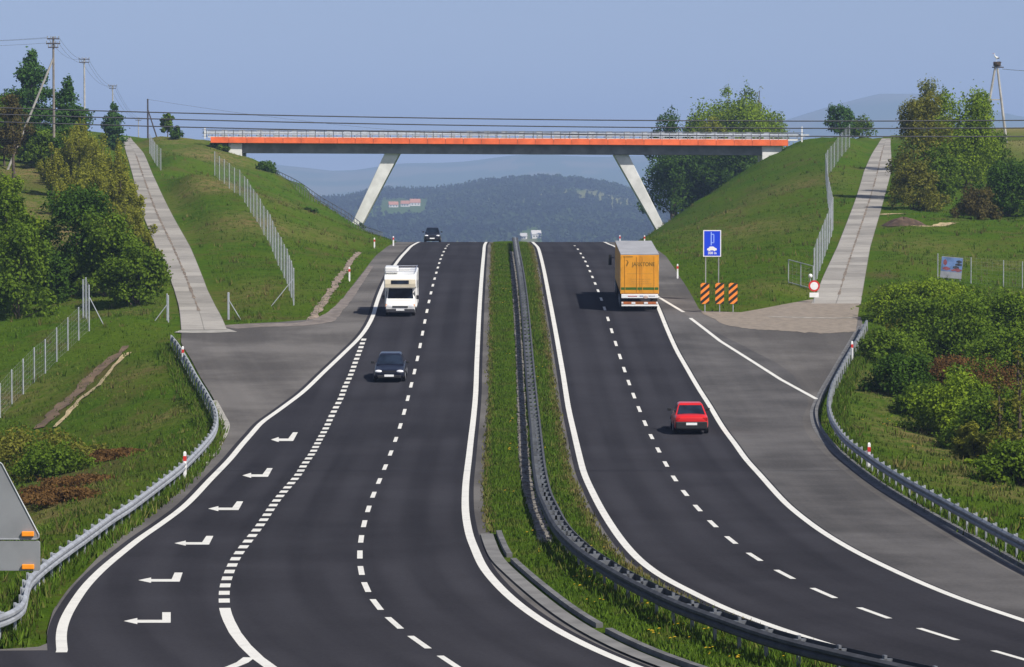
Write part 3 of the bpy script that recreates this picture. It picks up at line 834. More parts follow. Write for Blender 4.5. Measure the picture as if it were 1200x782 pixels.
def kerb_run(y0, y1, base, name, w, h, mat, o=0.0):
    d0_, d1_ = base
    Y = np.arange(d0_, d1_, .6)
    P = np.stack([KG(Y) + o, Y], 1)
    mb = MB()
    for i in range(len(P) - 1):
        a, b = P[i], P[i + 1]
        t = (b - a) / np.linalg.norm(b - a); n = np.array([t[1], -t[0]]) * w / 2
        vs = []
        for q in (a, b):
            for sgn in (-1, 1):
                for zz in (-.05, h):
                    vs.append((q[0] + sgn * n[0], q[1] + sgn * n[1], float(zr(q[1])) + zz))
        fs = [(0, 1, 5, 4), (2, 6, 7, 3), (1, 3, 7, 5)]
        if i == 0: fs.append((0, 2, 3, 1))
        if i == len(P) - 2: fs.append((4, 5, 7, 6))
        mb.add(vs, fs, mat)
    return tag(mb.build(name), kind='structure')
Ya, Yb = KG.y0, KG.y1
Yk1 = road_d(0, 655); Yk2 = road_d(0, 659); Yk3 = road_d(0, 738); Yk4 = road_d(0, 741.5)
Yg = np.arange(Ya, Yb, 1.0)
gw = .42
drape('gutter', [(float(KG(Y)), Y) for Y in Yg][::-1], [gw] * len(Yg), MT['concrete'], .05, 4, road=True)
def koff(Y):
    g = np.gradient(KG.v, KG.g); gg = np.interp(Y, KG.g, g)
    return .40 * np.sqrt(1 + gg * gg)
_o = koff
for (a, b) in ((Ya, Yk4), (Yk3, Yk2), (Yk1, Yb)):
    Y = np.arange(a, b, .6)
    mb = MB(); P = np.stack([KG(Y) + koff(Y), Y], 1)
    for i in range(len(P) - 1):
        A_, B_ = P[i], P[i + 1]
        t = (B_ - A_) / np.linalg.norm(B_ - A_); n = np.array([t[1], -t[0]]) * .09
        vs = [(q[0] + sg * n[0], q[1] + sg * n[1], float(zr(q[1])) + zz) for q in (A_, B_) for sg in (-1, 1) for zz in (-.03, .17)]
        fs = [(0, 1, 5, 4), (2, 6, 7, 3), (1, 3, 7, 5)]
        if i == 0: fs.append((0, 2, 3, 1))
        if i == len(P) - 2: fs.append((4, 5, 7, 6))
        mb.add(vs, fs, MT['kerbconc'])
    tag(mb.build('kerb'), kind='structure')
# dark kerb and gutter along the right lay-by
KR = Line([(1011, 382), (1000, 400), (981, 433), (963, 465), (956, 486), (963, 507), (986, 533), (1023, 563), (1078, 597), (1156, 641), (1200, 666), (1260, 695), (1330, 727)], sm=.8)
Y = np.arange(KR.y0, KR.y1, .7)
mb = MB()
P = np.stack([KR(Y), Y], 1)
g = np.gradient(P, axis=0); g /= np.linalg.norm(g, axis=1)[:, None]
for i in range(len(P) - 1):
    vs = []
    for j in (i, i + 1):
        n = np.array([g[j, 1], -g[j, 0]])
        for (o_, zz) in ((-.30, .006), (-.06, .012), (-.05, .13), (.10, .13), (.12, -.03)):
            vs.append((P[j, 0] + n[0] * o_, P[j, 1] + n[1] * o_, float(zr(P[j, 1])) + zz))
    mb.add(vs, [(k, k + 1, k + 6, k + 5) for k in range(4)], MT['kerbconc'])
tag(mb.build('kerb'), kind='structure')
# ------------------------------------------------------------------ assembling things
def adopt(o, root):
    """give a mesh built in scene coordinates to its thing"""
    o.data.transform(Matrix.Translation(-Vector(root.location)))
    o.parent = root
    return o
def clone(o, parent=None, loc=None, rz=None):
    c = o.copy(); COL.objects.link(c)
    if parent is not None: c.parent = parent
    if loc is not None: c.location = loc
    if rz is not None: c.rotation_euler = (0, 0, rz)
    return c
def clone_tree(root, loc, rz=None, label=None):
    r = clone(root, None, loc, rz)
    if label: r['label'] = label
    for ch in list(root.children):
        c = clone(ch, r)
        for gch in list(ch.children): clone(gch, c)
    return r

MT['barrier'] = simple('barrier_pale', (.50, .54, .58), .5, var=.15, scale=2)
# ------------------------------------------------------------------ the overpass
SB = 8.57; DB = F / SB
def bx(x): return (x - 600) / SB
def bz(y): return PX(600, y, SB).z
bl, brr = bx(247.5), bx(923)
def deckz(X, yl, yr_): 
    t = (X - bl) / (brr - bl); return bz(yl) * (1 - t) + bz(yr_) * t
bridge = thing('overpass_bridge', 'orange edged concrete overpass on two slanting white legs spanning the dual carriageway', 'bridge', (0, DB, float(zr(DB))))
def span(mb, xa, xb, ya, yb, top, bot, mat, n=1, gap=0.0):
    for i in range(n):
        a = xa + (xb - xa) * i / n + (gap if i else 0); b = xa + (xb - xa) * (i + 1) / n
        vs = []
        for X in (a, b):
            for Y in (ya, yb):
                for zz in (bot, top): vs.append((X, Y, zz(X)))
        mb.add(vs, [(0, 1, 3, 2), (4, 6, 7, 5), (0, 4, 5, 1), (2, 3, 7, 6), (0, 2, 6, 4), (1, 5, 7, 3)], mat)
lin = lambda yl, yr_, d=0.0: (lambda X: deckz(X, yl, yr_) + d)
mb = MB(); span(mb, bl, brr, DB - .16, DB + .12, lin(160.6, 163.9), lin(167.4, 171.0), MT['orange'], 32, .05); adopt(mb.build('fascia'), bridge)
mb = MB(); span(mb, bl, brr, DB + 8.88, DB + 9.16, lin(160.6, 163.9), lin(167.4, 171.0), MT['orange'], 32, .05); adopt(mb.build('fascia'), bridge)
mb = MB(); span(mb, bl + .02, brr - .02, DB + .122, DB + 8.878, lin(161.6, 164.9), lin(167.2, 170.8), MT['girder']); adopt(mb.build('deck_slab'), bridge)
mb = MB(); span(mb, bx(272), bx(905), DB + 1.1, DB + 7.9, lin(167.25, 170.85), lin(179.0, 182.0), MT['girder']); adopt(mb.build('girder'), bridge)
for (xt0, xt1, yt, xf0, xf1, yf) in ((450.5, 468, 179.9, 408, 420, 270.5), (719.5, 737, 181.6, 768, 779.5, 266.5)):
    mb = MB()
    zt = bz(yt) + .03; zf = bz(yf) - 1.2
    k = (zf - zt) / (bz(yf) - zt)
    f0 = bx(xt0) + (bx(xf0) - bx(xt0)) * k; f1 = bx(xt1) + (bx(xf1) - bx(xt1)) * k
    mb.prism([(bx(xt0), zt), (bx(xt1), zt), (f1, zf), (f0, zf)], DB + 1.6, DB + 7.4, MT['bridgewhite'])
    adopt(mb.build('leg', bevel=.06), bridge)
for (xa, xb, yt, yb_, lab) in ((268, 283.5, 168.0, 188, 0), (893, 916, 171.2, 186, 0)):
    mb = MB(); mb.box(((bx(xa) + bx(xb)) / 2, DB + 4.5, (bz(yt) + bz(yb_)) / 2 - .3), (bx(xb) - bx(xa), 8.2, bz(yt) - bz(yb_) + .6), MT['bridgewhite'])
    adopt(mb.build('abutment', bevel=.05), bridge)
def railing(Y, nm):
    mb = MB()
    n = int((brr + 1 - bl) / 1.24)
    for i in range(n + 1):
        X = bl - .6 + 1.24 * i
        z0 = deckz(X, 160.6, 163.9)
        mb.box((X, Y, z0 + .5), (.10, .08, 1.0), MT['galvdark'])
    for (h, t) in ((1.0, .09), (.52, .06), (.12, .05)):
        span(mb, bl - 1.2, brr + 2.2, Y - .035, Y + .035, lin(160.6, 163.9, h), lin(160.6, 163.9, h - t), MT['galvdark'])
    adopt(mb.build(nm), bridge)
railing(DB + .02, 'railing'); railing(DB + 8.98, 'railing')
for Y in (DB + 1.3, DB + 7.7):
    mb = MB()
    span(mb, bl - 1.2, brr + 3, Y - .03, Y + .03, lin(160.6, 163.9, .78), lin(160.6, 163.9, .46), MT['barrier'])
    span(mb, bl - .5, brr + 2, Y + .03, Y + .3, lin(160.6, 163.9, .12), lin(160.6, 163.9, -.05), MT['white'])
    for i in range(44):
        X = bl - 1 + i * 1.9
        mb.box((X, Y + .06, deckz(X, 160.6, 163.9) + .3), (.12, .1, .6), MT['galv'])
    adopt(mb.build('crash_barrier'), bridge)
pr = None
for i in range(32):
    X = bl + 1.2 + i * 2.43
    loc = Vector((X, DB + 8.4, deckz(X, 160.6, 163.9) + .62)) - Vector(bridge.location)
    if pr is None:
        mb = MB(); mb.box((0, 0, 0), (.8, .05, 1.05), MT['galvlight']); pr = mb.build('screen_panel', bridge, loc)
    else: clone(pr, bridge, loc)
for (x, yb_, yt) in ((240, 160, 152.5), (940, 164, 151)):
    mb = MB(); p = Vector((bx(x), DB + 1, bz(yb_)))
    mb.box((p.x, p.y, (bz(yb_) + bz(yt)) / 2), (.16, .16, bz(yt) - bz(yb_) + .6), MT['white'])
    adopt(mb.build('end_post'), bridge)

# ------------------------------------------------------------------ guard rails
def w_beam(mb, pts, side, h0, mat, depth=.08, sc=1.0):
    """pts: base points, side: +1 / -1 which way the face points"""
    prof = [(0, 0), (depth, .05), (depth, .11), (.015, .155), (depth, .20), (depth, .26), (0, .31)]
    P = np.array([[p[0], p[1], p[2]] for p in pts])
    g = np.gradient(P[:, :2], axis=0); g /= np.linalg.norm(g, axis=1)[:, None]
    vs = []
    k = len(prof)
    for i in range(len(P)):
        n = np.array([g[i, 1], -g[i, 0]]) * side
        for (a, b) in prof: vs.append((P[i, 0] + n[0] * a, P[i, 1] + n[1] * a, P[i, 2] + h0 + b * sc))
        vs.append((P[i, 0] - n[0] * .012, P[i, 1] - n[1] * .012, P[i, 2] + h0 + .31 * sc))
        vs.append((P[i, 0] - n[0] * .012, P[i, 1] - n[1] * .012, P[i, 2] + h0))
    m = k + 2
    fs = []
    for i in range(len(P) - 1):
        for j in range(m): fs.append((i*m + j, i*m + (j+1) % m, (i+1)*m + (j+1) % m, (i+1)*m + j))
    mb.add(vs, fs, mat)
def resample(pts, step):
    P = np.array([list(p) for p in pts], float)
    a = np.concatenate([[0], np.cumsum(np.linalg.norm(np.diff(P[:, :2], axis=0), axis=1))])
    q = np.arange(0, a[-1], step)
    return np.stack([pchip(a, P[:, k])(q) for k in range(P.shape[1])], 1)
def smooth_path(P, it=6):
    P = P.copy()
    for _ in range(it): P[1:-1] = (P[:-2] + 2 * P[1:-1] + P[2:]) / 4
    return P
MT['sleeve'] = simple('rail_sleeve', (.27, .28, .295), .6, metal=.25, var=.3, scale=3)
def guard_rail(name, label, px, side, spacing, mat, block=True, postmat=None):
    base = [RP(x, y, .62) for x, y in px]
    P = smooth_path(resample([(b.x, b.y) for b in base], .5), 8)
    Z = np.maximum(ground(P[:, 0], P[:, 1]), zr(P[:, 1]) - .05); Z = zr(P[:, 1]) + .02
    P = np.column_stack([P, Z])
    root = thing(name, label, 'guard rail', tuple(P[0]))
    mb = MB(); w_beam(mb, P, side, .41, mat, .08, 1.12)
    for i in range(3, len(P) - 3, 8): w_beam(mb, P[i:i + 2] + np.array([0, 0, -.004]), side, .41, MT['sleeve'] if mat is MT['galv'] else mat, .084, 1.125)
    adopt(mb.build('rail'), root)
    proto = None
    st = max(1, int(round(spacing / .5)))
    g = np.gradient(P[:, :2], axis=0)
    for i in range(2, len(P), st):
        p = P[i]; a = math.atan2(g[i, 1], g[i, 0])
        loc = Vector(p) - Vector(P[0])
        if proto is None:
            m = MB()
            m.box((0, -side * -.09, .32), (.10, .06, 1.0), postmat or MT['galv'])
            m.box((0, side * .03, .62), (.16, .09, .34), MT['galvlight'])
            proto = m.build('post', root, loc); proto.rotation_euler = (0, 0, a)
        else: clone(proto, root, loc, a)
    return root, P
left_rail, LRP = guard_rail('guard_rail', 'pale steel guard rail curving along the left lay-by with its near end flared', 
    [(-60, 742), (0, 729), (22, 718), (29, 700), (36, 680), (62, 658), (105, 627), (131, 608), (153, 594), (205, 555), (233, 529), (248.6, 511), (253.7, 498), (252.4, 483), (243.5, 465), (230.7, 444), (218, 421), (206, 402), (200, 395)],
    1, 2.0, MT['galv'])
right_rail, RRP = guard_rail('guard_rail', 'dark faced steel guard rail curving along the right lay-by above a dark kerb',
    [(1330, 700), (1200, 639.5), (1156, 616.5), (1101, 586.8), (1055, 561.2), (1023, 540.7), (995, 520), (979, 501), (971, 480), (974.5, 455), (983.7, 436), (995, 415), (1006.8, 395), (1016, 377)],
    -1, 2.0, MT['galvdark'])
# the side that faces the traffic: left rail faces +X (road), right rail faces -X; paths run near -> far
mpx = [(603.5, 279.3), (606, 295), (609, 312), (616, 370), (621.5, 440), (627.5, 503), (631, 540), (637, 575), (646, 596), (658, 618), (683, 643), (716.5, 665.5), (756, 687), (806, 710), (856, 728), (915, 748), (1000, 769), (1100, 791), (1200, 813), (1320, 838)]
base = sorted([RP(x, y, .70) for x, y in mpx], key=lambda p: p.y)
P = smooth_path(resample([(b.x, b.y) for b in base], .5), 8)
P = np.column_stack([P, zr(P[:, 1]) + .06])
med = thing('guard_rail', 'double sided steel guard rail running down the grass median', 'guard rail', tuple(P[0]))
g = np.gradient(P[:, :2], axis=0); g /= np.linalg.norm(g, axis=1)[:, None]
nn = np.column_stack([g[:, 1], -g[:, 0], np.zeros(len(g))])
MT['medrail'] = simple('median_steel', (.058, .060, .066), .7, spec=.2, metal=0.0, var=.25, scale=2)
mb = MB(); w_beam(mb, P - nn * .19, -1, .40, MT['medrail'], .08, 1.12); adopt(mb.build('rail'), med)
mb = MB(); w_beam(mb, P + nn * .19, 1, .40, MT['medrail'], .08, 1.12); adopt(mb.build('rail'), med)
P_MED = P.copy()
proto = None; rest = []
idx = list(range(1, len(P), 4))
for q, i in enumerate(idx):
    a = math.atan2(g[i, 1], g[i, 0])
    if q < 100:
        if proto is None:
            m = MB(); m.box((0, 0, .36), (.10, .07, .9), MT['galvdark']); m.box((0, 0, .66), (.10, .36, .14), MT['galvdark'])
            proto = m.build('post', med, Vector(P[i]) - Vector(P[0])); proto.rotation_euler = (0, 0, a)
        else: clone(proto, med, Vector(P[i]) - Vector(P[0]), a)
    else: rest.append(i)
if rest:
    m = MB()
    for i in rest:
        a = math.atan2(g[i, 1], g[i, 0]); R = Matrix.Rotation(a, 3, 'Z')
        m.box(Vector(P[i]) + Vector((0, 0, .36)), (.10, .07, .9), MT['galv'], R); m.box(Vector(P[i]) + Vector((0, 0, .66)), (.10, .36, .14), MT['galvdark'], R)
    tag(adopt(m.build('post_row'), med), kind='stuff')

# ------------------------------------------------------------------ fences
def netting(mb, a, b, h, mat, r=.0028):
    n = 7
    for k in range(n + 1):
        z = Vector((0, 0, .08 + (h - .12) * k / n))
        mb.tube(a + z, b + z, r, r, mat, 3, False)
    L = (b - a).length; m = max(2, int(L / .45))
    for k in range(1, m):
        p = a.lerp(b, k / m); mb.tube(p + Vector((0, 0, .06)), p + Vector((0, 0, h - .04)), r, r, mat, 3, False)
def fence(label, px, spacing, h, group=None, net=True, braces=(), thick=.045, n=None, post_mat=None, extra=()):
    P = px_ground(px)
    P = np.array(P); a = np.concatenate([[0], np.cumsum(np.linalg.norm(np.diff(P, axis=0), axis=1))])
    cnt = n or max(2, int(round(a[-1] / spacing)) + 1)
    q = np.linspace(0, a[-1], cnt)
    X = np.interp(q, a, P[:, 0]); Y = np.interp(q, a, P[:, 1]); Z = ground(X, Y)
    root = thing('wire_fence', label, 'fence', (X[0], Y[0], Z[0] - .05), group=group)
    pm = post_mat or MT['galvlight']
    proto = None
    for i in range(cnt):
        loc = Vector((X[i] - X[0], Y[i] - Y[0], Z[i] - Z[0]))
        if proto is None:
            m = MB(); m.tube((0, 0, -.2), (0, 0, h), thick, thick, pm, 8); m.sphere((0, 0, h), thick * 1.1, pm, 8, 4)
            proto = m.build('post', root, loc)
        else: clone(proto, root, loc)
    if net:
        mb = MB()
        for i in range(cnt - 1):
            netting(mb, Vector((X[i], Y[i], Z[i])), Vector((X[i+1], Y[i+1], Z[i+1])), h, MT['galv'])
        adopt(mb.build('mesh_panel'), root)
    for (i, dx, dy) in braces:
        m = MB(); b = Vector((X[i], Y[i], Z[i])); e = Vector((X[i] + dx, Y[i] + dy, gz(X[i] + dx, Y[i] + dy)))
        m.tube(b + Vector((0, 0, h * .72)), e, .03, .03, pm, 6); adopt(m.build('brace'), root)
    return root
fence('long wire fence on steel posts running up the left slope to the overpass', [(344, 358, 17.3), (336, 331, 16), (314, 281, 13.8), (286, 231, 12), (252, 206, 10.9)], 4, 2.55, braces=((0, -1.5, -.4),), n=24)
fence('short wire fence of steel posts beside the top of the left concrete track', [(189, 199, 9.9), (183, 190, 9.6), (179, 180, 9.2), (176, 170, 8.9)], 6, 2.6, n=6)
fence('low wire fence with evenly spaced steel posts in the grass field at the left edge', [(-30, 530, 21), (0, 495, 20.4), (50, 440, 19.4), (88, 402, 18.7), (104, 386, 18.4)], 3, 2.1, n=11)
fence('tall corner post group of the low field fence beside the dark green bush', [(104, 380, 18.3), (97, 362, 17.6)], 3, 2.7, n=3, braces=((0, 1.0, -.3),))
fence('gate post of the left concrete track with one slanting brace', [(197, 366, 18.1), (195.5, 364, 18.0)], .5, 1.8, n=2, braces=((0, -.85, -.2),), net=False)
fence('single braced steel post standing at the foot of the left grass slope', [(267, 366, 17.9), (268, 366, 17.9)], .5, 1.8, n=2, braces=((1, .8, -.3),), net=False)
fence('tall wire fence of close steel posts climbing beside the right concrete track', [(954, 324, 16.3), (976, 266, 13), (970, 240, 11.6), (967, 209, 10.2), (979, 192, 9.6), (995, 172, 9)], 4, 3.0, n=26)
fence('thin wire fence with leaning posts in the field behind the right hand bushes', [(1099, 330, 15.5), (1134, 333, 15.6), (1173, 338, 15.7), (1199, 343, 15.9), (1240, 347, 16)], 5, 2.0, n=5, thick=.04)
# framed panel beside the no-entry sign
ga = GP(924, 16.2); gb = GP(953, 16.35)
gt = thing('mesh_gate', 'square framed wire mesh panel beside the round red and white sign', 'gate', tuple(ga))
mb = MB(); H = 1.75
for t in (0, .5, 1): 
    p = ga.lerp(gb, t); mb.tube(p - Vector((0, 0, .1)), p + Vector((0, 0, H)), .04, .04, MT['galvlight'], 6)
mb.tube(ga + Vector((0, 0, H)), gb + Vector((0, 0, H)), .035, .035, MT['galvlight'], 6); mb.tube(ga + Vector((0, 0, .12)), gb + Vector((0, 0, .12)), .035, .035, MT['galvlight'], 6)
adopt(mb.build('frame'), gt)
mb = MB(); netting(mb, ga, gb, H, MT['galv']); adopt(mb.build('mesh_panel'), gt)
pw = PX(949.6, 323.6, 16.3)
# stair handrail on the skyline of the left slope
hp = [(322, 9.0), (345, 9.2), (375, 9.5), (405, 9.7), (430, 10.0), (447, 10.4)]
pts = []
for (x, s) in hp:
    X = (x - 600) / s; Y = F / s + 4; pts.append(Vector((X, Y, gz(X, Y))))
P3 = resample([tuple(p) for p in pts], 1.5)
hr = thing('handrail', 'dark stair handrail descending the skyline of the left slope under the bridge', 'handrail', tuple(P3[0]))
pr = None
for p in P3:
    loc = Vector(p) - Vector(P3[0])
    if pr is None:
        mb = MB(); mb.tube((0, 0, -.2), (0, 0, 1.15), .04, .04, MT['galvdark'], 6); pr = mb.build('post', hr, loc)
    else: clone(pr, hr, loc)
mb = MB()
for h in (1.15, .65):
    mb.path([Vector(p) + Vector((0, 0, h)) for p in P3], .045, MT['galvdark'], 6)
adopt(mb.build('rails'), hr)

# ------------------------------------------------------------------ delineator posts
def delineator(label, loc, h=1.0, band=True, top_red=False):
    r = thing('delineator_post', label, 'delineator', loc, group='red and white delineator posts along the road edge')
    m = MB(); m.box((0, 0, h * .5 - .1), (.13, .10, h + .2), MT['white'], taper=(.9, .9)); m.build('post_body', r, bevel=.01)
    m = MB(); m.box((0, 0, h * .80), (.135, .106, .2), MT['red']); m.build('red_band', r)
    m = MB(); m.box((0, 0, h + .03), (.115, .09, .06), MT['white'], taper=(.5, .5)); m.build('post_cap', r)
    return r
for (lab, x, y, h) in [('delineator post at the foot of the left slope, nearest the stone chute', 409.5, 329.5, 1.0), ('delineator post below the dark handrail at the crest of the left slope', 438.8, 292.5, 1.0),
                       ('last small delineator post at the crest beside the left edge line', 461, 288.3, .85), ('tilted delineator post beside the exit lane behind the yellow truck', 794, 326.5, 1.05),
                       ('small delineator post above the roof of the yellow truck by the right slope', 755.3, 286.4, .8), ('small delineator post seen directly over the yellow truck roof', 726.5, 286.2, .8)]:
    p = RP(x, y); delineator(lab, tuple(p), h)
for (lab, x, y, hh, P) in [('delineator post behind the left rail at the sharp bend of the lay-by', 216.6, 531.5, 1.12, LRP), ('delineator post behind the left rail next to the grey sign back', 44, 641, 1.25, LRP),
                        ('delineator post at the far end of the left guard rail', 214.3, 407.5, 1.12, LRP), ('delineator post behind the right rail at the dry grass bank', 1018.5, 521, 1.12, RRP),
                        ('delineator post by the far end of the right guard rail', 998.6, 401.5, 1.12, RRP)]:
    p = RP(x, y, hh)
    z = float(zr(p.y)) + .02
    delineator(lab, (p.x, p.y, z), hh)

# ------------------------------------------------------------------ signs
# blue information sign
bp = GP(834.5, 16.9)
r = thing('road_sign', 'blue rectangular road sign with white car symbol on the right slope', 'road sign', tuple(bp))
zt = ztop(269.8, 16.9) - bp.z; zb_ = ztop(301, 16.9) - bp.z; w = 21 / 16.9
m = MB()
for sx in (-1, 1): m.tube((sx * .45, .03, -.3), (sx * .45, .03, zt - .1), .04, .04, MT['galv'], 8)
m.build('sign_posts', r)
m = MB(); m.box((0, -.03, (zt + zb_) / 2), (w, .03, zt - zb_), MT['white']); pan = m.build('sign_panel', r)
m = MB(); m.box((0, -.047, (zt + zb_) / 2), (w - .13, .006, zt - zb_ - .13), MT['signblue']); m.build('blue_field', pan)
k = (zt - zb_) / 31.0      # metres per photo pixel
sym = MB(); zc = lambda y: zt - (y - 269.8) * k; xc = lambda x: (x - 834.3) * k
def rect(mb, x0, y0, x1, y1, mat, y=-.0545): mb.box(((xc(x0) + xc(x1)) / 2, y, (zc(y0) + zc(y1)) / 2), (abs(xc(x1) - xc(x0)), .006, abs(zc(y1) - zc(y0))), mat)
MT['signpale'] = simple('sign_pale_blue', (.30, .42, .85), .4, var=.03, scale=1)
rect(sym, 832.6, 272, 833.7, 287.5, MT['signpale']); rect(sym, 835.7, 275, 836.7, 284.5, MT['signpale']); rect(sym, 833.7, 274.2, 836.5, 275.2, MT['signpale']); rect(sym, 833.7, 284, 836.2, 285, MT['signpale'])
sym.build('symbol', pan)
sym = MB()
sym.prism([(xc(828.3), zc(293.3)), (xc(828.6), zc(291.2)), (xc(830.3), zc(290.6)), (xc(831.4), zc(289)), (xc(835.6), zc(288.8)), (xc(837.6), zc(290.4)), (xc(839.4), zc(291.1)), (xc(839.7), zc(293.3))], -.0575, -.0515, MT['white'])
for cx_ in (831, 837): sym.tube((xc(cx_), -.0515, zc(293.2)), (xc(cx_), -.0577, zc(293.2)), .075, .075, MT['white'], 10)
sym.build('car_symbol', pan)
text_mesh('300 m', .24, MT['white'], 'lettering', pan, (0, -.052, zc(296.6)), bold=.006)
# three chevron boards
MT['blackpaint'] = simple('black_paint', (.018, .016, .015), .5, var=.1, scale=2)
for (x, lab) in ((826, 'orange and black striped board nearest the exit lane, first of three'), (843.3, 'orange and black striped board between its two twins'), (859, 'orange and black striped board nearest the concrete track, last of three')):
    s = 17.55; p = PX(x, 366, s); p.z = float(zr(p.y)) + .02
    X, Y = p.x, p.y; p.z = max(p.z, gz(X, Y))
    r = thing('marker_board', lab, 'marker board', tuple(p), group='striped marker boards at the end of the exit lane')
    zt = ztop(331.8, s) - p.z; zb_ = ztop(356.3, s) - p.z; w = .58
    m = MB(); m.tube((0, .04, -.3), (0, .04, zt - .1), .035, .035, MT['galv'], 8); m.build('sign_post', r)
    m = MB(); m.box((0, -.01, (zt + zb_) / 2), (w, .03, zt - zb_), MT['signorange']); pan = m.build('sign_panel', r, bevel=.004)
    m = MB(); H = zt - zb_; bw = H / 6.2
    for k2 in range(-1, 4):
        z0 = zb_ + k2 * 2 * bw - bw * .2
        poly = [(-w / 2, z0), (w / 2, z0 + w * .85), (w / 2, z0 + w * .85 + bw), (-w / 2, z0 + bw)]
        # clip to the board
        def clip(poly, lim, up):
            out = []
            for a, b in zip(poly, poly[1:] + poly[:1]):
                ia = (a[1] <= lim) if up else (a[1] >= lim); ib = (b[1] <= lim) if up else (b[1] >= lim)
                if ia: out.append(a)
                if ia != ib:
                    t = (lim - a[1]) / (b[1] - a[1]); out.append((a[0] + t * (b[0] - a[0]), lim))
            return out
        poly = clip(poly, zt, True)
        if len(poly) > 2: poly = clip(poly, zb_, False)
        if len(poly) > 2: m.prism(poly, -.031, -.0255, MT['blackpaint'])
    m.build('stripes', pan)
# no-entry ring sign
s = 17.0; p = PX(954, 358, s); p.z = gz(p.x, p.y)
r = thing('prohibition_sign', 'round white sign with red ring and small plate at the foot of the concrete track', 'road sign', tuple(p))
zc0 = ztop(335.2, s) - p.z; R = 6.6 / s
m = MB(); m.tube((0, .04, -.3), (0, .04, zc0 + .25), .035, .035, MT['galv'], 8); m.build('sign_post', r)
m = MB(); m.tube((0, 0, zc0), (0, -.03, zc0), R, R, MT['red'], 28); pan = m.build('sign_disc', r)
m = MB(); m.tube((0, -.031, zc0), (0, -.037, zc0), R * .70, R * .70, MT['white'], 28); m.build('white_field', pan)
m = MB(); m.box((0, -.02, ztop(345.8, s) - p.z), (.64, .025, .32), MT['white']); m.build('sign_plate', r)
# white ball-headed marker just behind the sign
mk = thing('marker_post', 'short post with white round head just behind the red ring sign', 'post', (pw.x, pw.y, gz(pw.x, pw.y)))
m = MB(); m.tube((0, 0, -.1), (0, 0, pw.z - mk.location.z), .04, .04, MT['galv'], 6); m.build('post', mk)
m = MB(); m.sphere((0, 0, pw.z - mk.location.z), .16, MT['white'], 10, 6); m.build('round_head', mk, smooth=True)
sm_p = PX(934, 352, 17.2); 
# back of the warning sign at the left edge
s = 68.0; c = PX(0, 600, s)
base_z = c.z - 4.3
r = thing('warning_sign', 'grey back of a triangular warning sign above a plate at the left edge', 'road sign', (c.x - .12, c.y, gz(c.x, c.y)))
bz0 = r.location.z
zz = lambda y: ztop(y, s) - bz0
hw = 48.5 / s
m = MB()
tri = [(.12 - hw, zz(632)), (.12 + hw, zz(632)), (.12, zz(545) + .10)]
def rounded(poly, rr):
    out = []
    n = len(poly)
    for i in range(n):
        a, b, cc = Vector(poly[i - 1]), Vector(poly[i]), Vector(poly[(i + 1) % n])
        d1 = (a - b).normalized(); d2 = (cc - b).normalized()
        out += [tuple(b + d1 * rr), tuple(b + (d1 + d2) * rr * .35), tuple(b + d2 * rr)]
    return out
m.prism(rounded(tri, .09), -.015, .015, MT['signback']); tp_ = m.build('triangular_plate', r, bevel=.006)
m = MB(); m.prism(rounded([(.12 - hw * .97, zz(669)), (.12 + hw * .97, zz(669)), (.12 + hw * .97, zz(634)), (.12 - hw * .97, zz(634))], .03), -.015, .015, MT['signback']); pp = m.build('lower_plate', r, bevel=.006)
m = MB()
edge = rounded(tri, .09)
for a, b in zip(edge, edge[1:] + edge[:1]): m.tube((a[0], -.02, a[1]), (b[0], -.02, b[1]), .014, .014, MT['galv'], 6)
m.build('folded_rim', tp_)
for y in (625.5, 664):
    m = MB(); m.box((.12 + 33 / s, -.045, zz(y)), (.21, .06, .085), MT['amber']); m.build('amber_reflector', tp_ if y < 640 else pp, bevel=.012)
m = MB(); m.tube((.0, .05, -.3), (.0, .05, zz(560)), .05, .05, MT['galv'], 10); m.build('sign_post', r)
# advertising board in the field
s = 15.5; p = PX(1115, 330, s); p.z = gz(p.x, p.y)
r = thing('advertising_board', 'tilted blue and white advertising board with dark red shapes in the right field', 'billboard', tuple(p))
zt = ztop(300.5, s) - p.z; zb_ = ztop(327, s) - p.z
m = MB()
for sx in (-.6, .65): m.tube((sx, .05, -.3), (sx, .05, zt - .3), .04, .04, MT['galv'], 6)
m.build('support_posts', r)
R = Matrix.Rotation(math.radians(5), 3, 'Y')
MT['adblue'] = simple('faded_blue', (.10, .17, .34), .5, var=.3, scale=1.3); MT['adwhite'] = simple('faded_white', (.24, .245, .27), .6, var=.15, scale=1.6)
MT['adred'] = simple('faded_red', (.20, .05, .06), .55, var=.3, scale=2.5); MT['addark'] = simple('faded_dark', (.03, .035, .045), .55, var=.3, scale=2)
zc1 = (zt + zb_) / 2; W2 = 1.62; H2 = zt - zb_ - .1
m = MB(); m.box((0, 0, zc1), (W2, .04, H2), MT['adwhite'], R); pan = m.build('board_panel', r)
m = MB(); m.box(Vector((0, -.0235, zc1)) + R @ Vector((.0, 0, .22)), (W2 - .04, .005, H2 * .66), MT['adblue'], R); m.build('blue_print', pan)
m = MB()
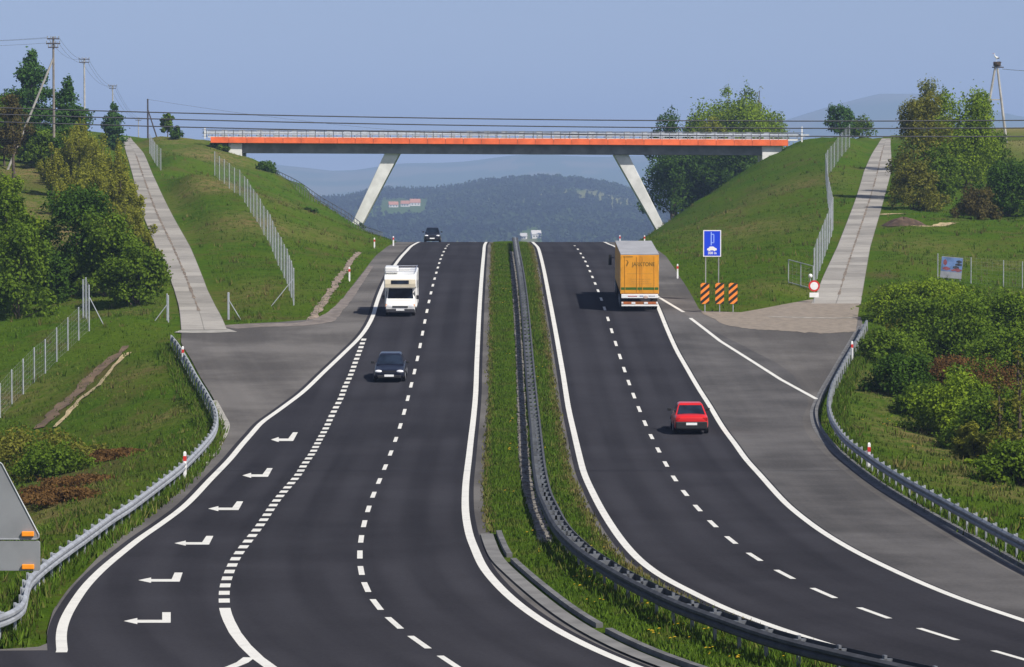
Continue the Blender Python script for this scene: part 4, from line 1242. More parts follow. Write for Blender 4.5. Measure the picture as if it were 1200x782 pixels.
for (x, z, w_, h_, k2) in ((.52, .48, .44, .2, 'addark'), (.5, .26, .54, .2, 'addark'), (.32, .03, .5, .26, 'addark'), (.45, -.16, .70, .24, 'adred'), (-.52, .36, .3, .44, 'adred'), (-.40, -.1, .62, .26, 'adred'), (.1, -.2, .3, .12, 'adred')):
    c = Vector((0, -.029 - .001 * len(m.f) / 40, zc1)) + R @ Vector((x, 0, z)); n = 12
    vs = [c + R @ Vector((w_ / 2 * math.cos(t * 6.283 / n) * (1 + .15 * math.sin(3 * t)), 0, h_ / 2 * math.sin(t * 6.283 / n) * (1 + .2 * math.cos(2 * t)))) for t in range(n)]
    m.add(vs, [tuple(range(n))], MT[k2])
m.build('printed_shapes', pan)

# ------------------------------------------------------------------ utility poles, wires, stork
def pole(label, x, ytop, s, mat, arms, r0=.16, r1=.11, strut=None, group='utility poles on the left hill'):
    g_ = GP(x, s); h = ztop(ytop, s) - g_.z
    root = thing('utility_pole', label, 'utility pole', tuple(g_), group=group)
    m = MB(); m.tube((0, 0, -.5), (0, 0, h), r0, r1, mat, 10); m.build('pole', root)
    for (z, w_) in arms:
        m = MB(); m.box((0, -.12, h - z), (w_, .1, .12), MT['darkpole'])
        arm = m.build('crossarm', root)
        m = MB()
        for sx in (-.46, -.18, .18, .46): m.tube((sx * w_, -.12, h - z + .06), (sx * w_, -.12, h - z + .3), .045, .06, MT['galvlight'], 6)
        m.build('insulators', arm)
    if strut:
        m = MB(); m.tube((0, 0, h * strut[2]), (strut[0], strut[1], -.5), .11, .13, MT['poleconc'] if strut[3] else mat, 8); m.build('strut', root)
    return root, Vector(g_) + Vector((0, 0, h))
_, t1 = pole('tall wooden utility pole with stacked crossarms and a long pale slanting strut', 64, 43, 11, MT['wood'], ((.25, 1.3), (.75, 1.5), (1.15, 1.1)), strut=(-5.2, 0, .84, True))
_, t2 = pole('grey utility pole with two crossarms standing behind the yellowish willow', 100, 68, 8, MT['poleconc'], ((.2, 1.6), (.65, 1.5)))
_, t3 = pole('slim utility pole with two crossarms rising above the narrow dark poplar', 133, 100, 6.2, MT['poleconc'], ((.15, 1.7), (.6, 1.3)))
_, t4 = pole('tiny far utility pole over the top of the left concrete track', 163, 138, 4.6, MT['poleconc'], ((.15, 1.9), (.7, 1.5)))
_, t5 = pole('dark bare A-shaped pole beside the top of the left concrete track', 174, 116, 6.6, MT['darkpole'], (), r0=.17, r1=.14, strut=(1.9, 0, .75, False))
def wire(label, pts, r, group, name='power_cable'):
    c = pts[0]
    root = MB(); root.path([Vector(p) for p in pts], r, MT['cable'], 5)
    o = root.build(name); o.data.transform(Matrix.Translation(-Vector(pts[0]))); o.location = pts[0]
    return tag(o, label, 'cable', group)
def sagged(a, b, sag, n=14):
    a = Vector(a); b = Vector(b)
    return [a.lerp(b, t / n) - Vector((0, 0, sag * 4 * (t / n) * (1 - t / n))) for t in range(n + 1)]
G2 = 'thin wires strung between the utility poles'
for i, (dx, dz) in enumerate(((-.6, -.1), (.6, -.1), (.5, -.6))):
    o = Vector((dx, -.12, dz))
    lab = ['outer', 'inner', 'lower'][i]
    wire('%s thin wire from the pole with the slanting strut to the grey pole behind' % lab, sagged(t1 + o, t2 + o, .9), .014, G2)
    wire('%s thin wire from the grey pole to the slim pole above the narrow poplar' % lab, sagged(t2 + o, t3 + o, 1.2), .016, G2)
    wire('%s thin wire from the slim pole towards the tiny far pole' % lab, sagged(t3 + o, t4 + o, 1.5), .018, G2)
    wire('%s thin wire leaving the picture from the pole with the slanting strut' % lab, sagged(t1 + o, t1 + o + Vector((-24, -14, -.6)), .5), .014, G2)
wire('single thin wire from the dark A-shaped pole towards the overpass', sagged(t5 + Vector((0, 0, -.1)), PX(620, 163, 6.4), 1.0), .02, G2)
SW = 30.0
G1 = 'black power cables spanning the road in front of the overpass'
for lab, pts in (('topmost of the three black power cables crossing above the overpass', [(0, 127), (240, 132.6), (480, 138), (760, 142), (1200, 141)]),
                 ('middle one of the three black power cables crossing above the overpass', [(0, 134.5), (240, 140.4), (480, 146), (760, 150), (1200, 150)]),
                 ('lowest of the three black power cables, level with the overpass railing', [(0, 143.6), (220, 148.5), (420, 153.5), (760, 159), (1200, 160)])):
    f = np.polyfit([q[0] for q in pts], [q[1] for q in pts], 2)
    xs = np.linspace(-500, 1700, 40)
    wire(lab, [tuple(PX(x, float(np.polyval(f, x)), SW)) for x in xs], .023, G1)
# A-frame pole with the nest
s = 9.0; gb_ = GP(1166, s)
root = thing('lattice_pole', 'A-shaped two legged power pole carrying a stork nest', 'utility pole', tuple(gb_))
lz = lambda y: ztop(y, s) - gb_.z
lx = lambda x: (x - 1166) / s
for (xt, yt, x1, y1) in ((1165, 78, 1157.4, 124), (1167.5, 80, 1175.7, 145)):
    z1 = lz(yt); sl = (lx(x1) - lx(xt)) / (lz(y1) - z1)
    m = MB(); m.tube((lx(xt) + sl * (-.4 - z1), 0, -.4), (lx(xt), 0, z1), .19, .14, MT['poleconc'], 8); m.build('leg', root)
m = MB(); m.box(((lx(1158.6) + lx(1171.5)) / 2, 0, lz(117)), (lx(1171.5) - lx(1158.6), .12, .14), MT['poleconc']); m.build('crossbar', root)
m = MB(); m.box((lx(1168), 0, lz(79)), (1.5, .14, .14), MT['darkpole']); m.build('crossarm', root)
rn = thing('stork_nest', 'round twig nest on top of the A-shaped power pole', 'nest', (gb_.x + lx(1167), gb_.y, gb_.z + lz(79) + .1))
m = MB(); rr = random.Random(4)
m.sphere((0, 0, .30), (.50, .50, .32), MT['nest'], 12, 6)
for k2 in range(140):
    a = rr.uniform(0, 6.28); rad = rr.uniform(.30, .52); zz_ = rr.uniform(.02, .62)
    c = Vector((rad * math.cos(a), rad * math.sin(a), zz_)); d = Vector((-math.sin(a) + rr.uniform(-.5, .5), math.cos(a) + rr.uniform(-.5, .5), rr.uniform(-.4, .4))).normalized() * rr.uniform(.15, .32)
    m.tube(c - d, c + d, .014, .010, MT['nest'], 4)
o = m.build('twigs', rn)
def skin_body(name, verts, edges, radii, mat, parent=None, loc=None, sub=2):
    me = bpy.data.meshes.new(name); me.from_pydata(verts, edges, []); o = bpy.data.objects.new(name, me); COL.objects.link(o)
    md = o.modifiers.new('skin', 'SKIN'); md.use_smooth_shade = True
    me.skin_vertices.new() if not me.skin_vertices else None
    for i, rd_ in enumerate(radii):
        v = me.skin_vertices[0].data[i]; v.radius = rd_ if isinstance(rd_, tuple) else (rd_, rd_)
        v.use_root = (i == 0)
    sm_ = o.modifiers.new('sub', 'SUBSURF'); sm_.levels = sub; sm_.render_levels = sub
    dg = bpy.context.evaluated_depsgraph_get()
    me2 = bpy.data.meshes.new_from_object(o.evaluated_get(dg)); bpy.data.objects.remove(o)
    me2.materials.clear(); me2.materials.append(mat); me2.name = name
    o2 = bpy.data.objects.new(name, me2); COL.objects.link(o2)
    if parent: o2.parent = parent
    if loc is not None: o2.location = loc
    return o2
MT['feather'] = simple('white_feathers', (.74, .73, .70), .8, var=.08, scale=8); MT['blackfeather'] = simple('black_feathers', (.02, .02, .022), .8, var=.2, scale=8); MT['bill'] = simple('red_bill', (.55, .09, .03), .5, var=.1, scale=8)
st = thing('stork', 'white stork standing on the twig nest', 'stork', (rn.location.x - .12, rn.location.y, rn.location.z + .57))
V = [(0, 0, .62), (.22, 0, .54), (.36, 0, .46), (-.14, 0, .72), (-.22, 0, .88), (-.19, 0, 1.04), (-.24, 0, 1.13), (0.03, .05, .45), (0.02, .05, .22), (.03, .05, .0), (0.03, -.05, .45), (0.02, -.05, .22), (.03, -.05, .0)]
E = [(0, 1), (1, 2), (0, 3), (3, 4), (4, 5), (5, 6), (0, 7), (7, 8), (8, 9), (0, 10), (10, 11), (11, 12)]
skin_body('body', V, E, [.17, .14, .05, .10, .055, .05, .065, .045, .018, .018, .045, .018, .018], MT['feather'], st)
m = MB(); m.tube((-.28, 0, 1.13), (-.54, 0, 1.07), .028, .006, MT['bill'], 8); m.build('bill', st)
m = MB(); m.sphere((.22, .0, .53), (.24, .155, .07), MT['blackfeather'], 12, 6); m.build('wing_tips', st, smooth=True)
wire('single thin wire running right from the stork pole', sagged(gb_ + Vector((lx(1173), 0, lz(81))), gb_ + Vector((lx(1173) + 12, 0, lz(83))), .25), .03, G2)
HAZE_COL = (.46, .63, .96); HAZE_D = .00015; SUN_E = 4.9; SKY_E = .115; EXPOSURE = 0.3; SKY_UP = .12; SKY_TINT = (1.04, .86, .82)
# ------------------------------------------------------------------ vehicles
def paint(name, col, metal=0.0):
    return simple(name, col, .32, metal=metal, var=.06, scale=2, spec=.4, coat=.35)
def prism_x(mb, prof, hw, mat, hw_top=None, ztop=None):
    """side profile (y, z) widened to +-hw along x"""
    n = len(prof)
    z0 = min(p[1] for p in prof); z1 = max(p[1] for p in prof)
    def w(z):
        if hw_top is None: return hw
        t = max(0, (z - ztop) / max(1e-6, (z1 - ztop))); return hw + (hw_top - hw) * t
    vs = [(-w(z), y, z) for y, z in prof] + [(w(z), y, z) for y, z in prof]
    mb.add(vs, [tuple(range(n)), tuple(range(2*n - 1, n - 1, -1))] + [(i, n + i, n + (i + 1) % n, (i + 1) % n) for i in range(n)], mat)
def loft(mb, secs, mat):
    """secs: (y, hw, zb, zt)"""
    k = None; vs = []
    for (y, hw, zb, zt) in secs:
        zm = zb + (zt - zb) * .55
        ring = [(-hw * .80, y, zt), (-hw * .95, y, zt - .05), (-hw, y, zm), (-hw * .98, y, zb + .08), (-hw * .85, y, zb),
                (hw * .85, y, zb), (hw * .98, y, zb + .08), (hw, y, zm), (hw * .95, y, zt - .05), (hw * .80, y, zt), (hw * .3, y, zt + .025), (-hw * .3, y, zt + .025)]
        k = len(ring); vs += ring
    fs = []
    for i in range(len(secs) - 1):
        for j in range(k): fs.append((i*k + j, i*k + (j+1) % k, (i+1)*k + (j+1) % k, (i+1)*k + j))
    fs.append(tuple(range(k))); fs.append(tuple(range(len(secs)*k - 1, (len(secs)-1)*k - 1, -1)))
    mb.add(vs, fs, mat)
def panel(mb, q, inset, out, mat):
    """a pane lying just proud of the quad q (a, b, c, d)"""
    a, b, c, d = [Vector(p) for p in q]
    n = (b - a).cross(d - a).normalized()
    f = lambda u, v: (a * (1-u) + b * u) * (1-v) + (d * (1-u) + c * u) * v
    iu, iv = inset
    P = [f(iu, iv), f(1-iu, iv), f(1-iu, 1-iv), f(iu, 1-iv)]
    vs = [p + n * out for p in P] + [p - n * .01 for p in P]
    mb.add(vs, [(0, 1, 2, 3), (0, 4, 5, 1), (1, 5, 6, 2), (2, 6, 7, 3), (3, 7, 4, 0)], mat)
def wheels(root, ys, hw, r, w=.2):
    for y in ys:
        for sx in (-1, 1):
            m = MB(); m.tube((sx * (hw - w), y, r), (sx * hw, y, r), r, r, MT['black'], 20); wh = m.build('wheel', root, bevel=.02)
            m = MB(); m.tube((sx * (hw - .02), y, r), (sx * (hw + .008), y, r), r * .62, r * .56, MT['rim'], 14); m.build('rim', wh)
def car(label, loc, rz, pm, L=4.5, W=1.74, H=1.42, hatch=False, tall=0.0, slope=0.0, rear=False, cat='car', bumper=None):
    root = thing('car', label, cat, loc, rz)
    root.rotation_euler = (slope if abs(rz) < 1 else -slope, 0, rz)
    h = W / 2; l = L / 2
    belt = .90 + tall * .5
    secs = [(-l, h*.78, .34, .58 + tall*.3), (-l + .06, h*.90, .24, .66 + tall*.35), (-l + .25, h*.96, .20, .72 + tall*.4), (-l + .75, h*.985, .19, .80 + tall*.45), (-l + 1.35, h, .19, belt), (0, h, .19, belt + .02),
            (l - 1.0, h, .19, belt + .03), (l - .40, h*.985, .20, belt + (.04 if not hatch else .06)), (l - .07, h*.93, .24, belt - .03), (l, h*.82, .36, belt - .14)]
    m = MB(); loft(m, secs, pm); body = m.build('body', root, smooth=True, subsurf=2)
    # cabin
    yb0, yb1 = -l + 1.15, (l - .50 if not hatch else l - .10)
    yt0, yt1 = -l + 1.95, (l - 1.20 if not hatch else l - .55)
    if tall: yt0 -= .25; yt1 += .1
    wb, wt = h * .90, h * .68
    zb, zt = belt - .03, H
    B = [(-wb, yb0, zb), (wb, yb0, zb), (wb, yb1, zb), (-wb, yb1, zb)]
    T = [(-wt, yt0, zt - .05), (wt, yt0, zt - .05), (wt, yt1, zt - .05), (-wt, yt1, zt - .05)]
    T2 = [(-wt * .86, yt0 + .16, zt), (wt * .86, yt0 + .16, zt), (wt * .86, yt1 - .14, zt), (-wt * .86, yt1 - .14, zt)]
    m = MB(); m.add(B + T + T2, [(0, 1, 5, 4), (1, 2, 6, 5), (2, 3, 7, 6), (3, 0, 4, 7), (4, 5, 9, 8), (5, 6, 10, 9), (6, 7, 11, 10), (7, 4, 8, 11), (8, 9, 10, 11)], pm)
    cab = m.build('cabin', root, bevel=.03)
    m = MB(); panel(m, (B[0], B[1], T[1], T[0]), (.035, .07), .012, MT['glass']); m.build('windscreen', cab)
    m = MB(); panel(m, (B[2], B[3], T[3], T[2]), (.05, .10), .012, MT['glass']); m.build('rear_window', cab)
    for q in ((B[1], B[2], T[2], T[1]), (B[3], B[0], T[0], T[3])):
        m = MB(); panel(m, q, (.07, .12), .010, MT['glass']); m.build('side_window', cab)
    wheels(root, (-l + .86, l - .86), h + .005, .31)
    # front
    for sx in (-1, 1):
        m = MB(); m.sphere((sx * h * .68, -l + .07, .62 + tall * .3), (h * .235, .10, .085), MT['lampglass'], 14, 8); m.build('headlight', root, smooth=True)
        m = MB(); m.box((sx * (h + .09), -l + 1.42, belt + .10), (.20, .10, .13), bumper or MT['black']); m.build('wing_mirror', root, bevel=.03)
        m = MB(); m.box((sx * h * .76, l - .075, belt - .16), (h * .30, .10, .15), MT['taillight']); m.build('tail_light', root, bevel=.025)
    m = MB(); m.box((0, -l + .035, .60 + tall * .3), (h * .80, .05, .11), MT['black']); m.build('grille', root, bevel=.01)
    m = MB(); m.box((0, -l + .02, .33), (h * 1.5, .16, .17), bumper or MT['black']); m.build('front_bumper', root, bevel=.04)
    m = MB(); m.box((0, l - .03, .44), (h * 1.78, .20, .36), MT['black']); rb = m.build('rear_bumper', root, bevel=.05)
    m = MB(); m.box((0, -l - .068, .40), (.52, .012, .115), MT['plate']); m.build('number_plate', root)
    m = MB(); m.box((0, l + .078, .52), (.52, .012, .115), MT['plate']); m.build('number_plate', root)
    m = MB(); m.box((0, 0, .22), (W * .8, L * .8, .1), MT['black']); m.build('underbody', root)
    return root
def road_at(x, y): 
    p = RP(x, y); e = 1.5
    return p, math.atan((float(zr(p.y + e)) - float(zr(p.y - e))) / (2 * e))
pp_, sl = road_at(456, 449)
car('dark blue saloon car with bright white headlights driving towards the viewer past the thick dashes', (pp_.x, pp_.y + 2.3, pp_.z + 2.3 * math.tan(sl) + .01), 0, paint('dark_blue_paint', (.006, .007, .016)), L=4.5, W=1.74, H=1.43, slope=sl)
pp_, sl = road_at(810.5, 510)
car('red saloon car seen from behind with a white number plate', (pp_.x, pp_.y + 2.2, pp_.z + 2.2 * math.tan(sl) + .01), math.pi, paint('red_car_paint', (.56, .010, .008)), L=4.25, W=1.68, H=1.42, slope=sl, rear=True)
Yc = 366.0
car('small dark car coming over the crest of the road far ahead', ((507.0 - 600) / (F / Yc), Yc, float(zr(Yc)) + .01), 0, paint('black_car_paint', (.010, .011, .018)), L=4.4, W=1.76, H=1.60, tall=.22, hatch=True, slope=-.03)
Yc = 416.0
car('white car of which only the roof shows beyond the crest of the road', ((553.5 - 600) / (F / Yc), Yc, PX(553, 284.3, F / Yc).z - 1.40), 0, paint('white_car_paint', (.74, .74, .73)), L=4.3, W=1.7, H=1.47, hatch=True, slope=-.045)

# camper van
pp_, sl = road_at(469, 371.5)
mh = thing('camper_van', 'white camper van with over-cab bunk, dark strip window and a roof box', 'camper van', (pp_.x, pp_.y + 2.75, pp_.z + 2.75 * math.tan(sl) + .01))
mh.rotation_euler = (sl, 0, 0)
MT['camper'] = simple('camper_white', (.74, .735, .70), .38, var=.04, scale=2, spec=.5, coat=.3); MT['cream'] = simple('camper_cream', (.72, .64, .47), .42, var=.05, scale=2, coat=.2)
m = MB(); prism_x(m, [(-2.72, .40), (-2.76, .72), (-2.64, .98), (-2.05, 1.10), (-1.60, 1.84), (-1.2, 1.9), (-1.0, 1.9), (-1.0, .40)], .95, MT['camper'], .84, 1.1); cabm = m.build('cab', mh, bevel=.05)
m = MB(); prism_x(m, [(-1.25, .48), (-1.25, 1.84), (-2.25, 1.84), (-2.42, 1.92), (-2.46, 2.15), (-2.44, 2.44), (-2.28, 2.62), (-1.8, 2.76), (-1.2, 2.80), (2.85, 2.80), (2.92, 2.70), (2.92, .48)], 1.06, MT['camper']); lb = m.build('living_body', mh, bevel=.06)
m = MB(); prism_x(m, [(-2.445, 1.91), (-2.482, 2.15), (-2.462, 2.44), (-2.42, 2.44), (-2.44, 2.15), (-2.40, 1.91)], 1.00, MT['cream']); m.build('bunk_front', mh)
m = MB(); m.box((-.02, -2.475, 2.26), (1.18, .05, .24), MT['glass'], Matrix.Rotation(math.radians(-4), 3, 'X')); m.build('bunk_window', lb, bevel=.02)
m = MB()
wq = lambda t, x: (x * (.95 + (.84 - .95) * max(0, ((1.10 + .74 * t) - 1.1) / .8)), -2.05 + .45 * t, 1.10 + .74 * t)
panel(m, (wq(.02, -1), wq(.02, 1), wq(.97, 1), wq(.97, -1)), (.05, .03), .014, MT['glass']); m.build('windscreen', cabm)
for sx in (-1, 1):
    m = MB(); m.box((sx * .935, -1.62, 1.36), (.03, .62, .46), MT['glass'], Matrix.Rotation(sx * -.09, 3, 'Y')); m.build('side_window', cabm)
    m = MB(); m.box((sx * .70, -2.735, .74), (.26, .06, .18), MT['lampglass'], Matrix.Rotation(-.1, 3, 'X')); m.build('headlight', mh, bevel=.02)
    m = MB(); m.box((sx * .92, -2.69, .74), (.07, .10, .16), MT['amber']); m.build('indicator', mh)
    m = MB(); m.box((sx * 1.12, -1.98, 1.22), (.17, .10, .26), MT['black']); m.build('wing_mirror', mh, bevel=.03)
    m = MB(); m.box((sx * 1.062, .9, 1.85), (.02, 1.3, .5), MT['glass']); m.build('side_window', lb, bevel=.01)
m = MB(); m.box((0, -2.76, .66), (1.02, .03, .10), MT['black']); m.build('grille', mh)
m = MB(); m.box((0, -2.74, .40), (1.88, .20, .24), simple('bumper_grey', (.035, .035, .04), .7)); m.build('bumper', mh, bevel=.04)
m = MB(); m.box((0, -2.85, .47), (.54, .015, .12), MT['plate']); m.build('number_plate', mh)
m = MB(); m.box((-.60, -1.25, 3.00), (.88, 1.5, .42), MT['camper']); m.build('roof_box', mh, bevel=.08)
m = MB()
for sx in (-1, 1): m.tube((sx * .98, -2.0, 2.9), (sx * .98, 2.6, 2.95), .025, .025, MT['chrome'], 6)
for y in (-2.0, -.6, 1.0, 2.6): m.tube((-.98, y, 2.93), (.98, y, 2.93), .022, .022, MT['chrome'], 6)
m.build('roof_rack', mh)
m = MB(); m.box((.2, .8, 2.86), (.7, .7, .10), MT['camper']); m.build('roof_hatch', mh, bevel=.02)
wheels(mh, (-1.80, 1.65), .95, .33, .22)
m = MB(); m.box((0, .2, .42), (1.6, 5.0, .14), MT['black']); m.build('underbody', mh)

# lorry
pp_, sl = road_at(749.5, 365.5)
tk = thing('lorry', 'yellow box lorry seen from behind with green stripe and white rear bumper', 'lorry', (pp_.x, pp_.y, pp_.z + .01))
tk.rotation_euler = (sl, 0, 0)     # local +Y is its direction of travel
MT['yellow'] = simple('lorry_yellow', (.69, .295, .018), .55, var=.10, scale=1.2, coat=.2); MT['tarp'] = simple('roof_sheet_grey', (.30, .30, .305), .7, var=.12, scale=.8)
MT['green'] = simple('stripe_green', (.045, .12, .015), .5, var=.05); MT['letter'] = simple('lettering_brown', (.22, .12, .01), .6, var=.05); MT['letter2'] = simple('lettering_ochre', (.56, .26, .03), .6, var=.05)
LT = 12.4
m = MB(); m.box((0, LT / 2, 2.50), (2.55, LT, 2.62), MT['yellow']); bxm = m.build('cargo_box', tk, bevel=.03)
m = MB(); m.box((0, LT / 2, 3.835), (2.57, LT + .02, .07), MT['tarp']); m.build('roof', tk, bevel=.015)
for sx in (-1, 1):
    m = MB(); m.box((sx * .625, -.018, 2.50), (1.20, .028, 2.52), MT['yellow']); dr = m.build('rear_door', tk, bevel=.008)
    m = MB()
    for q in (.18, .98): m.tube((sx * q, -.05, 1.3), (sx * q, -.05, 3.7), .016, .016, simple('bolt_bar', (.74, .36, .03), .5), 6)
    m.build('lock_bar', dr)
    m = MB(); m.box((sx * 1.255, -.01, 2.5), (.05, .05, 2.6), simple('frame_yellow', (.78, .37, .03), .5)); m.build('corner_post', tk)
    m = MB(); m.box((sx * .80, -.05, .565), (.60, .07, .13), simple('lamp_amber_red', (.42, .12, .04), .4)); lt_ = m.build('tail_light', tk, bevel=.01)
    m = MB(); m.box((sx * .42, -.06, .58), (.26, .06, .13), MT['lampglass']); m.build('reversing_lamp', lt_, bevel=.01)
    m = MB(); m.box((sx * 1.16, -.06, .60), (.12, .06, .12), MT['lampglass']); m.build('outline_lamp', lt_, bevel=.01)
m = MB(); m.box((0, -.035, 1.55), (2.5, .008, .17), MT['green']); m.build('green_stripe', tk)
text_mesh('JARKTONE', .36, MT['letter'], 'lettering', tk, (.25, -.036, 3.17), sx=.86, bold=.01)
m = MB(); m.prism([(-.86, 3.02), (-.74, 3.3), (-.80, 3.42), (-.95, 3.47), (-.82, 3.36), (-.86, 3.26), (-.92, 3.12)], -.041, -.035, MT['letter']); m.build('emblem', tk)
m = MB(); m.box((-.78, -.037, 3.68), (.62, .01, .05), MT['letter']); m.build('maker_strip', tk)
for (z, w_, t) in ((2.55, 1.7, 'letter2'), (2.18, 1.3, 'letter2'), (2.02, 1.1, 'letter2'), (1.88, 1.3, 'letter2')):
    m = MB()
    rr = random.Random(int(z * 100)); x = -w_ / 2
    while x < w_ / 2:
        l_ = rr.uniform(.06, .2); m.box((x + l_ / 2, -.036, z), (l_ * .8, .006, .055), MT[t]); x += l_
    m.build('faded_print', tk)
m = MB(); m.box((0, -.02, 1.04), (2.46, .10, .27), MT['plate']); bb = m.build('rear_beam', tk, bevel=.02)
m = MB(); m.box((-.48, -.075, 1.04), (.62, .01, .06), simple('faint_red_print', (.45, .16, .18), .6)); m.box((.12, -.075, 1.05), (.24, .01, .07), simple('faint_blue_print', (.25, .28, .42), .6)); m.box((.82, -.075, 1.05), (.42, .01, .06), simple('faint_grey_print', (.4, .4, .45), .6)); m.build('printed_marks', bb)
m = MB(); m.sphere((.40, -.08, .98), (.16, .02, .11), simple('round_badge', (.55, .42, .36), .6), 12, 6); m.build('round_badge', bb)
m = MB(); m.box((0, -.03, .42), (2.44, .10, .11), MT['plate']); m.build('underrun_bar', tk, bevel=.015)
m = MB(); m.box((0, -.02, .57), (2.4, .05, .20), simple('lamp_board', (.28, .10, .03), .6)); m.build('lamp_board', tk)
m = MB(); m.box((0, LT / 2 - .2, 1.0), (1.0, LT - .6, .34), MT['black']); m.build('chassis', tk)
wheels(tk, (1.9, 3.2, 4.5), 1.25, .50, .34)
for sx in (-1, 1):
    m = MB(); m.box((sx * 1.0, .95, .62), (.45, .03, .6), MT['black']); m.build('mud_flap', tk)
MT['cabgreen'] = simple('cab_dark_green', (.03, .06, .04), .4, coat=.5)
m = MB(); prism_x(m, [(LT + .5, .6), (LT + .5, 3.3), (LT + 1.1, 3.55), (LT + 2.2, 2.9), (LT + 2.5, 1.6), (LT + 2.5, .5)], 1.22, MT['cabgreen']); ck = m.build('tractor_cab', tk, bevel=.06)
m = MB(); panel(m, ((1.1, LT + 2.48, 1.7), (-1.1, LT + 2.48, 1.7), (-1.1, LT + 2.22, 2.8), (1.1, LT + 2.22, 2.8)), (.03, .03), .03, MT['glass']); m.build('windscreen', ck)
for sx in (-1, 1):
    m = MB(); m.box((sx * 1.56, LT + 2.3, 2.35), (.22, .12, .75), MT['black']); m.tube((sx * 1.2, LT + 2.25, 2.5), (sx * 1.5, LT + 2.3, 2.5), .03, .03, MT['black'], 6); m.build('wing_mirror', ck)
wheels(tk, (LT - .6, LT + 1.6), 1.22, .50, .34)

# ------------------------------------------------------------------ plants
def foliage(blobs, n, size, seed, droop=0.0, inner=.45):
    rg = np.random.default_rng(seed)
    B = np.array(blobs, float)
    wt = (B[:, 3] * B[:, 4] * B[:, 5]) ** (2 / 3); wt /= wt.sum()
    k = rg.choice(len(B), n, p=wt)
    d = rg.normal(size=(n, 3)); d /= np.linalg.norm(d, axis=1)[:, None]
    fr = rg.uniform(2, 4, (6, 3)); ph = rg.uniform(0, 6.28, 6)
    lum = sum(np.sin(d @ fr[i] * 1.6 + ph[i] + k * 1.7) for i in range(6)) / 3.0
    r = (inner + (1 - inner) * rg.uniform(0, 1, n) ** .45) * (.86 + .24 * lum) * np.where(rg.uniform(0, 1, n) < .10, rg.uniform(1.05, 1.45, n), 1)
    c = B[k, :3] + d * r[:, None] * B[k, 3:6]
    c[:, 2] -= droop * rg.uniform(0, 1, n)
    nrm = d * .7 + rg.normal(size=(n, 3)) * .65 + np.array([0, 0, .35]); nrm /= np.linalg.norm(nrm, axis=1)[:, None]
    a = np.cross(nrm, rg.normal(size=(n, 3))); a /= np.linalg.norm(a, axis=1)[:, None]
    b = np.cross(nrm, a)
    s = size * rg.uniform(.55, 1.35, n)[:, None]
    w = s * rg.uniform(.5, .9, n)[:, None]
    bend = nrm * s * .18
    V = np.stack([c - a * s, c + b * w - bend, c + a * s, c - b * w - bend], 1).reshape(-1, 3)
    Fc = np.arange(4 * n).reshape(n, 4)
    return V, Fc
def blob_tree(w, h, kind, rg):
    B = []
    if kind == 'poplar':
        for i in range(26):
            t = rg.uniform(0, 1); z = h * (.10 + .86 * t); rad = w / 2 * (math.sin(math.pi * min(1, .20 + .80 * t) ** .8) * .72 + .22)
            a = rg.uniform(0, 6.28); o = rad * rg.uniform(.2, .75)
            B.append((o * math.cos(a), o * math.sin(a), z, rad * .5, rad * .5, h * rg.uniform(.05, .10)))
        for i in range(6):
            t = i / 5; z = h * (.12 + .8 * t); rad = w / 2 * (math.sin(math.pi * min(1, .20 + .80 * t) ** .8) * .6 + .2)
            B.append((0, 0, z, rad, rad, h * .10))
    elif kind == 'conic':
        for i in range(30):
            t = rg.uniform(0, 1) ** 1.25; z = h * (.14 + .82 * t); rad = w / 2 * (1.08 - t * .93)
            a = rg.uniform(0, 6.28); o = rad * rg.uniform(.15, .85)
            B.append((o * math.cos(a), o * math.sin(a), z, rad * .42 + .15, rad * .42 + .15, h * rg.uniform(.03, .06)))
        for i in range(6):
            t = i / 5; rad = w / 2 * (1.0 - t * .9); B.append((0, 0, h * (.18 + .78 * t), rad * .8, rad * .8, h * .07))
    elif kind == 'willow':
        for i in range(34):
            a = rg.uniform(0, 6.28); sp = rg.uniform(0, 1) ** .7; z = h * rg.uniform(.22, .86) * (1.08 - .35 * sp)
            o = w * .46 * sp * (.35 + .75 * z / h)
            B.append((o * math.cos(a), o * math.sin(a), z, w * rg.uniform(.05, .10), w * rg.uniform(.05, .10), h * rg.uniform(.09, .19)))
        B.append((0, 0, h * .35, w * .26, w * .26, h * .32))
    elif kind == 'tree':
        for i in range(24):
            a = rg.uniform(0, 6.28); z = h * rg.uniform(.26, .92); q = 1.05 - abs(z / h - .55) * 1.25
            rad = w * rg.uniform(.09, .19); o = w * .40 * rg.uniform(.2, 1) ** .6 * q
            B.append((o * math.cos(a), o * math.sin(a), z, rad, rad, rad * rg.uniform(.7, 1.1)))
        B.append((0, 0, h * .58, w * .30, w * .30, h * .27)); B.append((rg.uniform(-.1, .1) * w, 0, h * .88, w * .15, w * .15, h * .11))
    else:   # foliage down to the ground
        for i in range(26):
            a = rg.uniform(0, 6.28); z = h * rg.uniform(.08, .90); q = 1.10 - (z / h) ** 1.5 * .75
            rad = w * rg.uniform(.08, .17); o = w * .42 * rg.uniform(.15, 1) ** .6 * q
            B.append((o * math.cos(a), o * math.sin(a), z, rad, rad, min(rad * rg.uniform(.8, 1.3), h * .25)))
        B.append((0, 0, h * .42, w * .36, w * .36, h * .42)); B.append((rg.uniform(-.18, .18) * w, rg.uniform(-.1, .1) * w, h * .84, w * .14, w * .14, h * .15))
    return B
_pc = 0
